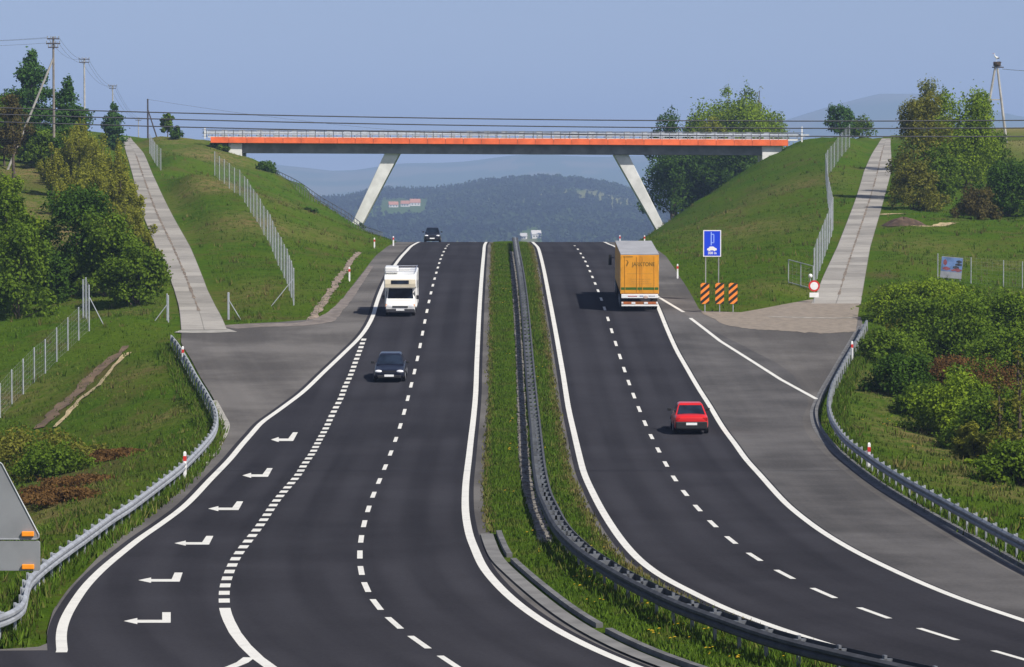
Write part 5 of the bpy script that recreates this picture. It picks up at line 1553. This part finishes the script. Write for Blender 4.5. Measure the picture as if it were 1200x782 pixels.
def plant(label, x, ytop, s, wpx, leaf, kind='bush', n=2200, size=.22, cat=None, group=None, name=None, bark='bark', inner=.35, base=None, hscale=1.0, depth=1.0):
    global _pc
    _pc += 1
    rg = np.random.default_rng(100 + _pc)
    g_ = GP(x, s)
    h = max(.5, (ztop(ytop, s) - g_.z) * hscale); w = wpx / s * 1.3; n = int(n * 2.6); size = size * .72
    if name is None and kind == 'bush' and ('tree' in label.split(' behind')[0].split(' beside')[0].split(' right of')[0].split(' between')[0] and 'bush' not in label): name = 'tree'
    nm = name or {'bush': 'bush', 'willow': 'willow_shrub', 'tree': 'tree', 'poplar': 'poplar_tree', 'conic': 'tree'}[kind]
    root = thing(nm, label, cat or ('bush' if nm in ('bush', 'bramble', 'willow_shrub') else 'tree'), tuple(g_), float(rg.uniform(0, 6.28)), group)
    B = [(b[0], b[1], b[2] * .96, b[3], b[4], b[5]) for b in blob_tree(w, h, kind, rg)]
    V, Fc = foliage(B, n, size, 500 + _pc, inner=inner)
    V = V[:]; V[:, 2] = np.maximum(V[:, 2], -.2)
    np_mesh('crown' if kind not in ('bush', 'willow') else 'foliage', V, Fc, LEAF[leaf], root)
    m = MB()
    if kind in ('bush', 'willow'):
        for i in range(7 if kind == 'bush' else 22):
            b = B[i % len(B)]; m.tube((rg.uniform(-.15, .15), rg.uniform(-.15, .15), -.2), (b[0] * .9, b[1] * .9, b[2]), .05, .015, MT[bark], 6, False)
        m.build('stems', root)
    else:
        r0 = max(.07, min(.3, h * .02))
        top = h * (.9 if kind != 'tree' else .7)
        prev = Vector((0, 0, -.4)); pr = r0 * 1.25
        for i in range(1, 6):
            t = i / 5; p = Vector((rg.uniform(-.03, .03) * w, rg.uniform(-.03, .03) * w, top * t)); r = r0 * (1.15 - t)
            m.tube(prev, p, pr, max(.02, r), MT[bark], 8, False); prev, pr = p, max(.02, r)
        for b in B[:8]:
            z0 = b[2] * .6; m.tube((0, 0, z0), (b[0], b[1], b[2]), r0 * .45, .015, MT[bark], 6, False)
        m.build('trunk', root)
    return root
GL = 'trees and bushes on the left hill'; GRt = 'trees and bushes beside the right concrete track'; GB = 'trees behind the right end of the overpass'; GS = 'bushes below the right hand field'
# left hill
plant('tall pointed poplar crossed by the slanting pole strut', 38, 53, 10.6, 60.48, 'poplar', 'poplar', 6300, .22, group=GL)
plant('smaller pointed poplar just right of the tall utility pole', 80, 85, 10.8, 51.52, 'poplar', 'poplar', 4800, .21, group=GL)
plant('narrow dark poplar beside the top of the left concrete track', 133.5, 119, 8.8, 26.88, 'poplar', 'poplar', 2250, .21, group=GL)
plant('reddish brown bushy tree in front of the tall poplar', 17, 103, 11.4, 38, 'redbrown', 'tree', 2200, .17, group=GL)
plant('green tree cut by the left edge of the picture, under the wires', -8, 90, 11.2, 43.2, 'mid', 'tree', 2400, .2, group=GL)
plant('low green bush at the foot of the tall utility pole', 55, 148, 10.9, 46, 'mid', 'bush', 1500, .2, group=GL)
plant('dark green bush right of the foot of the tall utility pole', 76, 142, 11.2, 40, 'dark', 'bush', 1500, .2, group=GL)
plant('tall yellowish willow bush with thin upright shoots', 103, 130, 11.6, 57.2, 'willow', 'willow', 2600, .13, inner=.2, group=GL)
plant('second yellowish willow bush leaning over the left concrete track', 122, 150, 12.0, 52.8, 'willow', 'willow', 2400, .13, inner=.2, group=GL)
plant('yellow green thicket halfway down the left side of the track', 134, 196, 12.8, 66, 'willow', 'willow', 2400, .14, inner=.2, group=GL)
plant('olive thicket low beside the left track', 158, 242, 14.2, 55, 'willow', 'willow', 2000, .13, inner=.2, group=GL)
plant('yellowish shrub bank beside the middle of the left track', 150, 214, 13.4, 54, 'willow', 'willow', 2200, .13, inner=.2, group=GL)
plant('grey green thicket left of the yellowish willow', 84, 156, 11.5, 40.48, 'willow', 'willow', 2000, .14, inner=.2, group=GL)
for (x_, yt_, s_, w_) in ((92, 132, 11.3, 40), (138, 158, 12.3, 34), (118, 172, 12.6, 50), (100, 208, 13.4, 44), (146, 232, 13.8, 40), (128, 262, 15.0, 46), (168, 262, 15.3, 34), (180, 286, 16.2, 34), (84, 176, 12.3, 40), (72, 200, 12.9, 36), (60, 160, 11.8, 34), (112, 240, 14.4, 40), (140, 190, 12.9, 36), (108, 150, 11.9, 44)):
    plant('feathery willow shrub with thin upright shoots in the strip beside the left concrete track', x_, yt_, s_, w_, 'willow', 'willow', 1900, .13, inner=.2, group='feathery willow strip beside the left track')
plant('pale olive scrub behind the big dark bush', 110, 187, 13.0, 66, 'willow', 'willow', 2000, .14, inner=.2, group=GL)
plant('big dark green bush in the middle of the left hillside', 95, 214, 16.2, 100.8, 'dark', 'bush', 5200, .17, group=GL)
plant('dark green bush leaning right of the big dark one', 128, 238, 16.5, 86.4, 'mid', 'bush', 3600, .16, group=GL)
plant('rounded green bush by the gate post of the left track', 162, 280, 17.0, 79.2, 'mid', 'bush', 3400, .15, group=GL)
plant('green bush cut by the left edge, upper of two', 12, 214, 16.4, 67.2, 'mid', 'bush', 3000, .16, group=GL)
plant('broad green bush at the left edge below the brown bank', 22, 254, 17.0, 84, 'mid', 'bush', 3600, .16, group=GL)
plant('spring green bush at the left edge above the broad green one', 6, 196, 15.2, 54, 'bright', 'bush', 2600, .16, group=GL)
plant('spring green bush between the left edge bushes and the big dark one', 48, 252, 16.0, 48, 'bright', 'bush', 2400, .16, group=GL)
plant('light green leafy tree behind the reddish brown one', 6, 128, 10.9, 40, 'mid', 'tree', 2600, .19, group=GL)
plant('small dark bush in the shade between the two big left bushes', 62, 296, 16.7, 46, 'dark', 'bush', 1800, .16, group=GL)
plant('olive scrub bush behind the grey sign back', 40, 498, 24.5, 141.75, 'olive', 'bush', 2600, .12, inner=.2, group='scrub below the left guard rail')
plant('dark green scrub in the hollow above the grey sign back', 55, 518, 25.5, 101.25, 'mid', 'bush', 2000, .11, inner=.2, group='scrub below the left guard rail')
plant('brown dead bramble along the left guard rail', 100, 558, 27.0, 135, 'brown', 'bush', 2400, .09, name='bramble', inner=.15, group='scrub below the left guard rail')
plant('second brown dead bramble nearer the grey sign back', 64, 584, 29.5, 118.125, 'brown', 'bush', 2200, .09, name='bramble', inner=.15, group='scrub below the left guard rail')
plant('third brown dead bramble farther along the left guard rail', 138, 560, 25.0, 80, 'brown', 'bush', 2600, .09, name='bramble', inner=.15, group='scrub below the left guard rail')
plant('tangled olive scrub between the gully foot and the brambles', 92, 520, 23.8, 90, 'olive', 'bush', 2600, .11, inner=.15, group='scrub below the left guard rail')
plant('small round tree on the ridge left of the overpass', 197, 131, 8.3, 17, 'mid', 'tree', 800, .2, group=GL)
plant('low dark bush on the ridge beside the small round tree', 206, 148, 8.5, 17, 'dark', 'bush', 600, .2, group=GL)
plant('bush at the left end of the orange overpass', 258, 161, 8.55, 24, 'mid', 'bush', 800, .18, group=GL)
plant('bush on the skyline just below the left abutment', 314, 189, 8.9, 26, 'dark', 'bush', 900, .18, group=GL)
plant('small bush among the grass halfway down the left slope', 362, 256, 11.3, 22, 'dark', 'bush', 500, .16, group=GL)
plant('small dark bush behind the foot of the left white leg', 424, 262, 8.9, 11, 'dark', 'bush', 300, .18, group=GL)
# trees behind the bridge, right
plant('dark open topped tree, leftmost behind the overpass', 790, 118, 7.5, 62.2104, 'dark', 'tree', 3000, .26, group=GB)
plant('slim pointed tree behind the overpass next to the open topped one', 818, 113, 7.4, 56.8008, 'mid', 'conic', 1950, .24, group=GB)
plant('tall pale pointed tree behind the overpass', 851, 93, 7.3, 93.3156, 'bright', 'conic', 3600, .24, group=GB)
plant('tallest pointed tree behind the overpass', 874, 91, 7.2, 97.3728, 'mid', 'conic', 3900, .24, group=GB)
plant('thin bare looking tree top at the right of the tall pair', 888, 93, 7.3, 44.6292, 'pale', 'conic', 1050, .2, group=GB)
plant('broad yellow green tree behind the overpass', 846, 122, 7.5, 108.192, 'bright', 'tree', 4800, .25, group=GB)
plant('low rounded tree at the right end of the overpass', 896, 128, 7.4, 81.144, 'bright', 'tree', 3900, .25, group=GB)
plant('dark tree showing under the deck beside the right white leg', 788, 174, 7.7, 73.0296, 'dark', 'tree', 3900, .25, group=GB)
plant('dark tree showing under the middle of the right deck end', 825, 172, 7.65, 86.5536, 'dark', 'tree', 4500, .25, group=GB)
plant('dark bush under the right deck end by the slope', 868, 166, 7.7, 86.5536, 'dark', 'bush', 3900, .25, group=GB)
plant('leafy yellow green tree filling in below the pointed pair behind the overpass', 868, 112, 7.55, 82.32, 'bright', 'bush', 5400, .25, group=GB)
plant('pale leafy tree between the slim pointed one and the pair', 828, 126, 7.6, 61.152, 'yellow', 'bush', 3600, .24, group=GB)
# right of the track
plant('yellowish olive tree leaning over the right concrete track', 1078, 102, 11.3, 75.9, 'olive', 'bush', 4200, .17, group=GRt, inner=.25)
plant('dense bright green tree right of the olive one', 1130, 96, 11.0, 94.3, 'bright', 'bush', 6000, .19, group=GRt)
plant('pale green slender tree rising behind the olive one', 1092, 84, 9.8, 52, 'pale', 'tree', 2400, .18, group=GRt, inner=.2)
plant('dark shrubby foot of the olive tree by the track', 1072, 190, 11.8, 60, 'olive', 'bush', 2600, .16, group=GRt)
plant('bright green bush between the olive tree and the dense tree', 1102, 160, 11.5, 52, 'mid', 'bush', 2200, .17, group=GRt)
plant('sparse green bush right of the dense tree', 1160, 150, 10.6, 62, 'mid', 'bush', 2200, .16, group=GRt, inner=.2)
plant('large dark green bush at the right edge of the field', 1182, 192, 12.0, 82, 'dark', 'bush', 4200, .18, group=GRt)
plant('purplish brown bush left of the large dark one', 1146, 218, 12.2, 50, 'redbrown', 'bush', 2200, .15, group=GRt, inner=.25)
plant('small blue green tree on the skyline left of the right track', 984, 121, 8.3, 33.6, 'poplar', 'tree', 1500, .2, group=GRt)
plant('low bush on the skyline right of the small blue green tree', 1008, 136, 8.0, 36, 'mid', 'bush', 900, .2, group=GRt)
# bushes lower right
plant('bright yellow green bush at the top end of the right guard rail', 1064, 332, 17.9, 107.52, 'bright', 'bush', 4000, .13, group=GS)
plant('yellow green bush below the advertising board', 1092, 329, 17.6, 116.122, 'bright', 'bush', 4800, .13, group=GS)
plant('large dark green bush in the middle of the lower right thicket', 1106, 345, 19.4, 143.77, 'mid', 'bush', 7200, .13, group=GS)
plant('green bush at the right edge under the leaning fence posts', 1165, 339, 19.0, 124.416, 'mid', 'bush', 5760, .13, group=GS)
plant('green bush cut by the right edge, beside the brown bramble', 1192, 382, 20.6, 105.062, 'mid', 'bush', 5040, .13, group=GS)
plant('low green bush behind the right guard rail bend', 1046, 385, 20.0, 71.8848, 'mid', 'bush', 2640, .12, group=GS)
plant('dark round bush edging the dry grass bank', 1060, 415, 21.8, 77.4144, 'dark', 'bush', 3120, .12, group=GS)
plant('small green bush below the dark round one', 1078, 449, 22.6, 60.8256, 'mid', 'bush', 2160, .11, group=GS)
plant('brown dead bramble in the lower right thicket', 1112, 417, 21.6, 96.768, 'brown', 'bush', 2640, .09, name='bramble', inner=.15, group=GS)
plant('olive bush in front of the brown bramble', 1122, 435, 23.4, 102.851, 'bright', 'bush', 3600, .12, group=GS, inner=.25)
plant('dry brown bramble at the right edge of the thicket', 1172, 421, 22.6, 99.5328, 'brown', 'bush', 2400, .09, name='bramble', inner=.15, group=GS)
plant('green bush low at the right edge', 1176, 457, 24.6, 129.393, 'mid', 'bush', 4080, .12, group=GS, inner=.25)
plant('small leafy bush above the right guard rail', 1196, 510, 28.0, 102.851, 'mid', 'bush', 2880, .11, group=GS, inner=.25)
for (x_, yt_, s_, w_) in ((1070, 415, 21.2, 50), (1100, 452, 22.4, 50), (1145, 430, 21.4, 54), (1135, 500, 24.4, 60), (1160, 535, 26.4, 56), (1188, 460, 22.8, 60), (1185, 520, 25.6, 50), (1048, 372, 18.8, 40), (1140, 360, 18.6, 70)):
    plant('loose yellowish scrub shrub filling the gaps of the lower right thicket', x_, yt_, s_, w_, 'willow' if x_ % 20 else 'bright', 'willow', 2000, .12, inner=.2, group='loose scrub of the lower right thicket')
plant('olive scrub at the right edge above the guard rail', 1150, 491, 25.6, 90.72, 'willow', 'willow', 3120, .11, group=GS, inner=.2)
plant('leafy green bush between the brown brambles', 1142, 423, 22.2, 85.536, 'mid', 'bush', 3120, .12, group=GS, inner=.25)
plant('pale green bush at the upper right under the wire fence', 1196, 343, 18.2, 75.6, 'bright', 'bush', 3120, .13, group=GS, inner=.25)
plant('leafy bush cut by the right edge just above the guard rail', 1212, 513, 27.5, 97.2, 'mid', 'bush', 3840, .11, group=GS, inner=.25)
plant('thin sapling with sparse leaves at the right edge', 1195, 394, 26.0, 38.4, 'olive', 'conic', 500, .10, group=GS, inner=.1)
plant('second thin sapling with sparse leaves, in front of the bramble', 1172, 434, 26.0, 33.28, 'olive', 'conic', 400, .10, group=GS, inner=.1)

# dark soil heap
hp_ = GP(1058, 12.72)
m = MB(); vs = []; fs = []
n1, n2 = 22, 8; rr = np.random.default_rng(8)
for j in range(n2 + 1):
    for i in range(n1):
        a = 6.283 * i / n1; q = j / n2
        k2 = 1 + .22 * math.sin(3 * a + 1) + .12 * math.sin(7 * a) + rr.normal() * .04
        vs.append((1.9 * q * math.cos(a) * k2, 1.5 * q * math.sin(a) * k2, .75 * (1 - q ** 1.6) * (1 + .15 * math.sin(5 * a)) - .04 + rr.normal() * .02))
for j in range(n2):
    for i in range(n1): fs.append((j*n1 + i, j*n1 + (i+1) % n1, (j+1)*n1 + (i+1) % n1, (j+1)*n1 + i))
m.add(vs, fs, MT['soil']); o = m.build('soil_heap', loc=tuple(hp_), smooth=True)
tag(o, 'heap of dark brown soil in the grass beside the right concrete track', 'soil heap')

# ------------------------------------------------------------------ grass blades and dandelions
def in_track(X, Y):
    r = np.zeros(len(X), bool)
    for P, w in ((lt, 2.1), (rt, 2.1)):
        o = np.argsort(P[:, 1]); tx = np.interp(Y, P[o, 1], P[o, 0], left=1e4, right=1e4)
        r |= np.abs(X - tx) < w
    xa = np.interp(Y, [q.y for q in _apy], [q.x for q in _apy], left=1e4, right=1e4)
    r |= (X > xa - .3) & (X < 24.2)
    return r
def blades(name, X, Y, Z, dry, hmin, hmax, nb, seed, mat):
    rg = np.random.default_rng(seed)
    n = len(X); k = n * nb
    X = np.repeat(X, nb) + rg.normal(size=k) * .10; Y = np.repeat(Y, nb) + rg.normal(size=k) * .10; Z = np.repeat(Z, nb); dr = np.repeat(dry, nb)
    h = rg.uniform(hmin, hmax, k) * np.repeat(rg.uniform(.6, 1.35, n), nb); a = rg.uniform(0, 6.28, k); w = rg.uniform(.02, .05, k)
    lx_ = rg.normal(size=k) * .35 * h; ly_ = rg.normal(size=k) * .35 * h
    ca, sa = np.cos(a) * w, np.sin(a) * w
    V = np.stack([np.stack([X - ca, Y - sa, Z - .03], 1), np.stack([X + ca, Y + sa, Z - .03], 1), np.stack([X + lx_, Y + ly_, Z + h], 1)], 1).reshape(-1, 3)
    o = np_mesh(name, V, np.arange(3 * k).reshape(k, 3), mat, attr={'dry': np.repeat(np.clip(dr, 0, 1), 3)})
    return tag(o, kind='stuff')
rg = np.random.default_rng(77)
n0 = 420000
Y = 62 + (470 - 62) * rg.uniform(0, 1, n0) ** 1.0; X = rg.uniform(-1, 1, n0) * (0.158 * Y + 14)
dist = np.maximum(PL(Y) - X, X - PR(Y))
keep = (dist > .25) & ~in_track(X, Y) & (rg.uniform(0, 1, n0) < np.clip(150 / Y, .15, 1))
X, Y = X[keep], Y[keep]
if len(X) > 85000: X, Y = X[:85000], Y[:85000]
Zg = ground(X, Y)
dry = np.maximum(patch_field(X, Y, DRY), patch_field(X, Y, FIELD)) * (fbm(X, Y, 1.1, 12) > -.2) + .55 * sstep((fbm(X, Y, .35, 13) + .5 * fbm(X, Y, 1.3, 14) - .35) / .5)
sl_ = patch_field(X, Y, SOIL); k_ = rg.uniform(0, 1, len(X)) > sl_ * .85
blades('grass', X[k_], Y[k_], Zg[k_], dry[k_] * .85 + .1 * rg.uniform(0, 1, k_.sum()), .07, .19, 3, 5, MT['blades'])
n0 = 52000
Y = 62 + (330 - 62) * rg.uniform(0, 1, n0) ** 1.3; t = rg.uniform(0, 1, n0); a_, b_ = mL(Y), mR(Y)
X = a_ + .02 + (b_ - a_ - .04) * t
kerbd = np.abs(X - np.interp(Y, KG.g, KG.v, left=1e4, right=1e4)) > .75
kerbd &= ~((Y > Ya) & (Y < Yb) & (X < np.interp(Y, KG.g, KG.v) + .5))
dd = np.interp(Y, DR.g, DR.v, left=1e4, right=1e4)
kerbd &= np.abs(X - dd) > .30
X, Y = X[kerbd], Y[kerbd]
blades('grass', X, Y, zr(Y) + .05, .25 * (fbm(X, Y, .8, 21) > .3) + .6 * (t[kerbd] > .93) + .6 * (t[kerbd] < .04), .05, .16, 3, 6, MT['blades'])
for nm_, PP_, o0, o1 in (('grass', LRP, -.9, .25), ('grass', RRP, .0, .9), ('grass', P_MED, -.7, .7)):
    nn_ = 5200
    ii = rg.integers(0, len(PP_), nn_); gg_ = np.gradient(PP_[:, :2], axis=0); gg_ /= np.linalg.norm(gg_, axis=1)[:, None]
    oo = rg.uniform(o0, o1, nn_)
    X = PP_[ii, 0] + gg_[ii, 1] * oo; Y = PP_[ii, 1] - gg_[ii, 0] * oo
    if nm_ == 'grass' and PP_ is P_MED:
        k_ = np.abs(X - np.interp(Y, DR.g, DR.v, left=1e4, right=1e4)) > .34; X, Y = X[k_], Y[k_]
    blades(nm_, X, Y, zr(Y) + .02, .5 * (rg.uniform(0, 1, len(X)) > .8), .14, .36, 4, 31, MT['blades'])
n0 = 16000
Y = 70 + (440 - 70) * rg.uniform(0, 1, n0); X = rg.uniform(-1, 1, n0) * (0.158 * Y + 3)
dist = np.maximum(PL(Y) - X, X - PR(Y))
keep = (dist > 1.2) & ~in_track(X, Y) & (fbm(X, Y, .30, 71) + .6 * fbm(X, Y, 1.1, 72) > .30)
X, Y = X[keep][:1700], Y[keep][:1700]
blades('tall_weeds', X, Y, ground(X, Y), .75 * (rg.uniform(0, 1, len(X)) > .45), .25, .50, 8, 15, MT['blades'])
# yellow dandelions
n = 420
Y = 66 + 190 * rg.uniform(0, 1, n) ** 2.0; t = rg.uniform(.25, .8, n); X = mL(Y) + (mR(Y) - mL(Y)) * t
cl = (fbm(X, Y, .7, 31) > .15) & (np.abs(X - np.interp(Y, DR.g, DR.v, left=1e4, right=1e4)) > .4)
X, Y = X[cl], Y[cl]; Z = zr(Y) + .2
side = rg.uniform(0, 1, 90)
Y2 = rg.uniform(110, 200, 90); X2 = PR(Y2) + rg.uniform(2, 7, 90); c2 = fbm(X2, Y2, .9, 41) > .35; X2, Y2 = X2[c2], Y2[c2]
X = np.concatenate([X, X2]); Y = np.concatenate([Y, Y2]); Z = np.concatenate([Z, ground(X2, Y2) + .25])
m = MB()
for x_, y_, z_ in zip(X, Y, Z):
    for q in range(2):
        r = rg.uniform(.025, .06); c = (x_ + rg.normal() * .12, y_ + rg.normal() * .12, z_ + rg.normal() * .03)
        m.add([(c[0] + r * math.cos(t_), c[1] + r * math.sin(t_) * .9, c[2] + r * .35 * math.cos(t_ + 1)) for t_ in np.arange(0, 6.28, 1.2566)] + [(c[0], c[1], c[2] + r * .5)], [(i, (i + 1) % 5, 5) for i in range(5)], MT['flower'])
tag(m.build('dandelion_flowers'), kind='stuff')

# ------------------------------------------------------------------ far hills: wood and houses
rg = np.random.default_rng(5)
n = 26000
Y = rg.uniform(2700, 4840, n); X = rg.uniform(-.17, .17, n) * Y
px = 600 + F * X / Y
zt_ = far_z(X, Y)
y_pix = 215 - F * (zt_ - CAMZ) / Y
dens = fbm(X, Y, .006, 51) + .5 * fbm(X, Y, .0175, 52)
keep = (y_pix < 290) & ((dens > -.35) | (Y > 4240)) & ~((px > 446) & (px < 500) & (Y > 3760) & (Y < 4330))
keep &= ~((np.abs(px - 622) < 16) & (Y < 3440)) & (px > 280) & (px < 900)
X, Y, zt_ = X[keep], Y[keep], zt_[keep]
X, Y, zt_ = X[:9000], Y[:9000], zt_[:9000]
VV = []; q = 15
for con in (0, 1):
    sel = (fbm(X, Y, .003, 61) > -.1) == bool(con)
    xs, ys, zs = X[sel], Y[sel], zt_[sel]; n = len(xs)
    h = rg.uniform(9, 16, n) * (1 if con else .85); w = rg.uniform(2.4, 3.6, n) * (1 if con else 1.5)
    t = rg.uniform(0, 1, (n, q)); ang = rg.uniform(0, 6.28, (n, q))
    rad = w[:, None] * ((1.02 - t) if con else np.sqrt(np.clip(1 - (2 * t - 1) ** 2, .05, 1)) ) * rg.uniform(.5, 1.0, (n, q))
    cx_ = xs[:, None] + rad * np.cos(ang); cy_ = ys[:, None] + rad * np.sin(ang); cz_ = zs[:, None] + h[:, None] * (.12 + .88 * t)
    sz = rg.uniform(1.2, 2.3, (n, q)) * (np.where(t > .85, .5, 1) if con else 1.2)
    C = np.stack([cx_, cy_, cz_], -1).reshape(-1, 3); S = sz.reshape(-1, 1)
    nrm = rg.normal(size=C.shape) + np.array([0, 0, .5]); nrm /= np.linalg.norm(nrm, axis=1)[:, None]
    a = np.cross(nrm, rg.normal(size=C.shape)); a /= np.linalg.norm(a, axis=1)[:, None]; b = np.cross(nrm, a)
    VV.append(np.stack([C - a * S, C + b * S, C + a * S, C - b * S], 1).reshape(-1, 3))
V = np.concatenate(VV)
def far_leaf():
    m, nt, b = new_mat('far_wood_leaves')
    f = ramp(nt, nz(nt, .007, 3), .38, .62); f2 = ramp(nt, nz(nt, .05, 3), .3, .7)
    c = mixc(nt, f, (.005, .012, .005), (.044, .066, .018)); f3 = ramp(nt, nz(nt, .0035, 3), .45, .62); c = mixc(nt, f3, c, (.035, .055, .016)); c = mixc(nt, f2, c, (.010, .022, .007))
    nt.links.new(c, b.inputs['Base Color']); b.inputs['Roughness'].default_value = .8; b.inputs['Specular IOR Level'].default_value = .1
    return m
tag(np_mesh('far_wood', V, np.arange(len(V)).reshape(-1, 4), far_leaf()), kind='stuff')
MT['render'] = simple('house_render', (.68, .66, .62), .8, var=.06, scale=.5); MT['rooftile'] = simple('orange_roof_tiles', (.42, .19, .11), .8, var=.15, scale=1); MT['roofgrey'] = simple('pale_roof', (.52, .50, .47), .8, var=.1, scale=1); MT['window'] = glass_mat('house_window', (.03, .035, .045), .1)
def far_at(x, y):
    d = np.arange(2400, 4640, 8.0); X = (x - 600) / F * d
    yp = 215 - F * (far_z(X, d) - CAMZ) / d
    i = int(np.argmax(yp <= y)); return X[i], d[i], float(far_z(X[i:i+1], d[i:i+1])[0])
def house(label, x, y, W_, D_, H_, roof, rz, rh=2.8):
    X_, Y_, Z_ = far_at(x, y)
    r = thing('house', label, 'house', (X_, Y_, Z_ - .3), rz, 'houses on the far hillside')
    m = MB(); m.box((0, 0, H_ / 2), (W_, D_, H_), MT['render']); wl = m.build('wall', r)
    m = MB(); m.add([(-W_/2 - .4, -D_/2 - .5, H_ - .1), (W_/2 + .4, -D_/2 - .5, H_ - .1), (W_/2 + .4, D_/2 + .5, H_ - .1), (-W_/2 - .4, D_/2 + .5, H_ - .1), (-W_/2 - .4, 0, H_ + rh), (W_/2 + .4, 0, H_ + rh)],
                  [(0, 1, 5, 4), (2, 3, 4, 5), (0, 4, 3), (1, 2, 5), (0, 3, 2, 1)], roof); rf = m.build('roof', r)
    m = MB(); m.box((W_ * .2, .6, H_ + rh * .8), (.7, .7, 1.8), MT['render']); m.build('chimney', rf)
    for k2 in range(3):
        m = MB(); m.box((-W_ * .3 + k2 * W_ * .3, -D_/2 - .02, H_ * .55), (1.2, .06, 1.4), MT['window']); m.build('window', wl)
house('small far house with orange roof, leftmost of the hillside row', 461, 243.0, 11, 9, 3.2, MT['rooftile'], .15, 3.8)
house('far house with orange roof in the middle of the hillside row', 475, 242.2, 10, 9, 3.6, MT['rooftile'], -.1, 3.8)
house('far house with broad orange roof, rightmost of the hillside row', 486.5, 241.2, 12, 9, 4.0, MT['rooftile'], .1, 4.6)
house('white far house just above the crest between the two carriageways', 628, 279.5, 9, 8, 4.2, MT['roofgrey'], .2, 4)
house('small pale far house left of the white one at the crest', 613.5, 280.5, 6, 7, 3.2, MT['roofgrey'], -.2, 3)

# ------------------------------------------------------------------ air
hz = MB(); hz.box((0, 7200, 110), (7000, 14600, 410), None)
hm = bpy.data.materials.new('haze_air'); hm.use_nodes = True
nt = hm.node_tree; nt.nodes.clear()
out = nt.nodes.new('ShaderNodeOutputMaterial'); pv = nt.nodes.new('ShaderNodeVolumePrincipled')
pv.inputs['Color'].default_value = HAZE_COL + (1,) ; pv.inputs['Density'].default_value = HAZE_D; pv.inputs['Anisotropy'].default_value = 0.0
nt.links.new(pv.outputs[0], out.inputs['Volume'])
hz.mats = [hm]; hz.m = [0] * len(hz.f)
tag(hz.build('haze'), kind='stuff')

# ------------------------------------------------------------------ light, sky, camera
SUN_EL = math.radians(46); sv = Vector((.74, -.67)).normalized()
to_sun = Vector((sv.x * math.cos(SUN_EL), sv.y * math.cos(SUN_EL), math.sin(SUN_EL)))
sd = bpy.data.lights.new('sun', 'SUN'); sd.energy = SUN_E; sd.angle = math.radians(.53); sd.color = (1.0, .955, .88)
so = bpy.data.objects.new('sun', sd); COL.objects.link(so); so.rotation_euler = to_sun.to_track_quat('Z', 'Y').to_euler(); so.location = (60, -40, 90)
w = bpy.data.worlds.new('World'); scene.world = w; w.use_nodes = True
nt = w.node_tree; bg = nt.nodes['Background']
sk = nt.nodes.new('ShaderNodeTexSky'); sk.sky_type = 'NISHITA'; sk.sun_disc = False; sk.sun_elevation = SUN_EL; sk.sun_rotation = math.atan2(sv.x, sv.y)
sk.air_density = 1.0; sk.dust_density = .6; sk.ozone_density = 2.0
tc = nt.nodes.new('ShaderNodeTexCoord'); va = nt.nodes.new('ShaderNodeVectorMath'); va.operation = 'ADD'; va.inputs[1].default_value = (0, 0, SKY_UP)
vn = nt.nodes.new('ShaderNodeVectorMath'); vn.operation = 'NORMALIZE'
nt.links.new(tc.outputs['Generated'], va.inputs[0]); nt.links.new(va.outputs[0], vn.inputs[0]); nt.links.new(vn.outputs[0], sk.inputs['Vector'])
nt.links.new(mixc(nt, 1.0, sk.outputs[0], SKY_TINT, 'MULTIPLY'), bg.inputs[0]); bg.inputs[1].default_value = SKY_E
cd = bpy.data.cameras.new('camera'); cd.sensor_width = 36; cd.sensor_fit = 'HORIZONTAL'; cd.lens = F / 1200 * 36; cd.clip_start = .5; cd.clip_end = 40000
co = bpy.data.objects.new('camera', cd); COL.objects.link(co); co.location = (0, 0, CAMZ); co.rotation_euler = (math.pi / 2 - PITCH, 0, 0)
scene.camera = co
scene.view_settings.view_transform = 'Standard'; scene.view_settings.look = 'None'; scene.view_settings.gamma = 1; scene.view_settings.exposure = EXPOSURE
scene.view_settings.use_curve_mapping = False
scene.render.engine = 'CYCLES'
scene.cycles.use_denoising = True
scene.cycles.max_bounces = 6; scene.cycles.volume_bounces = 0; scene.cycles.transparent_max_bounces = 8
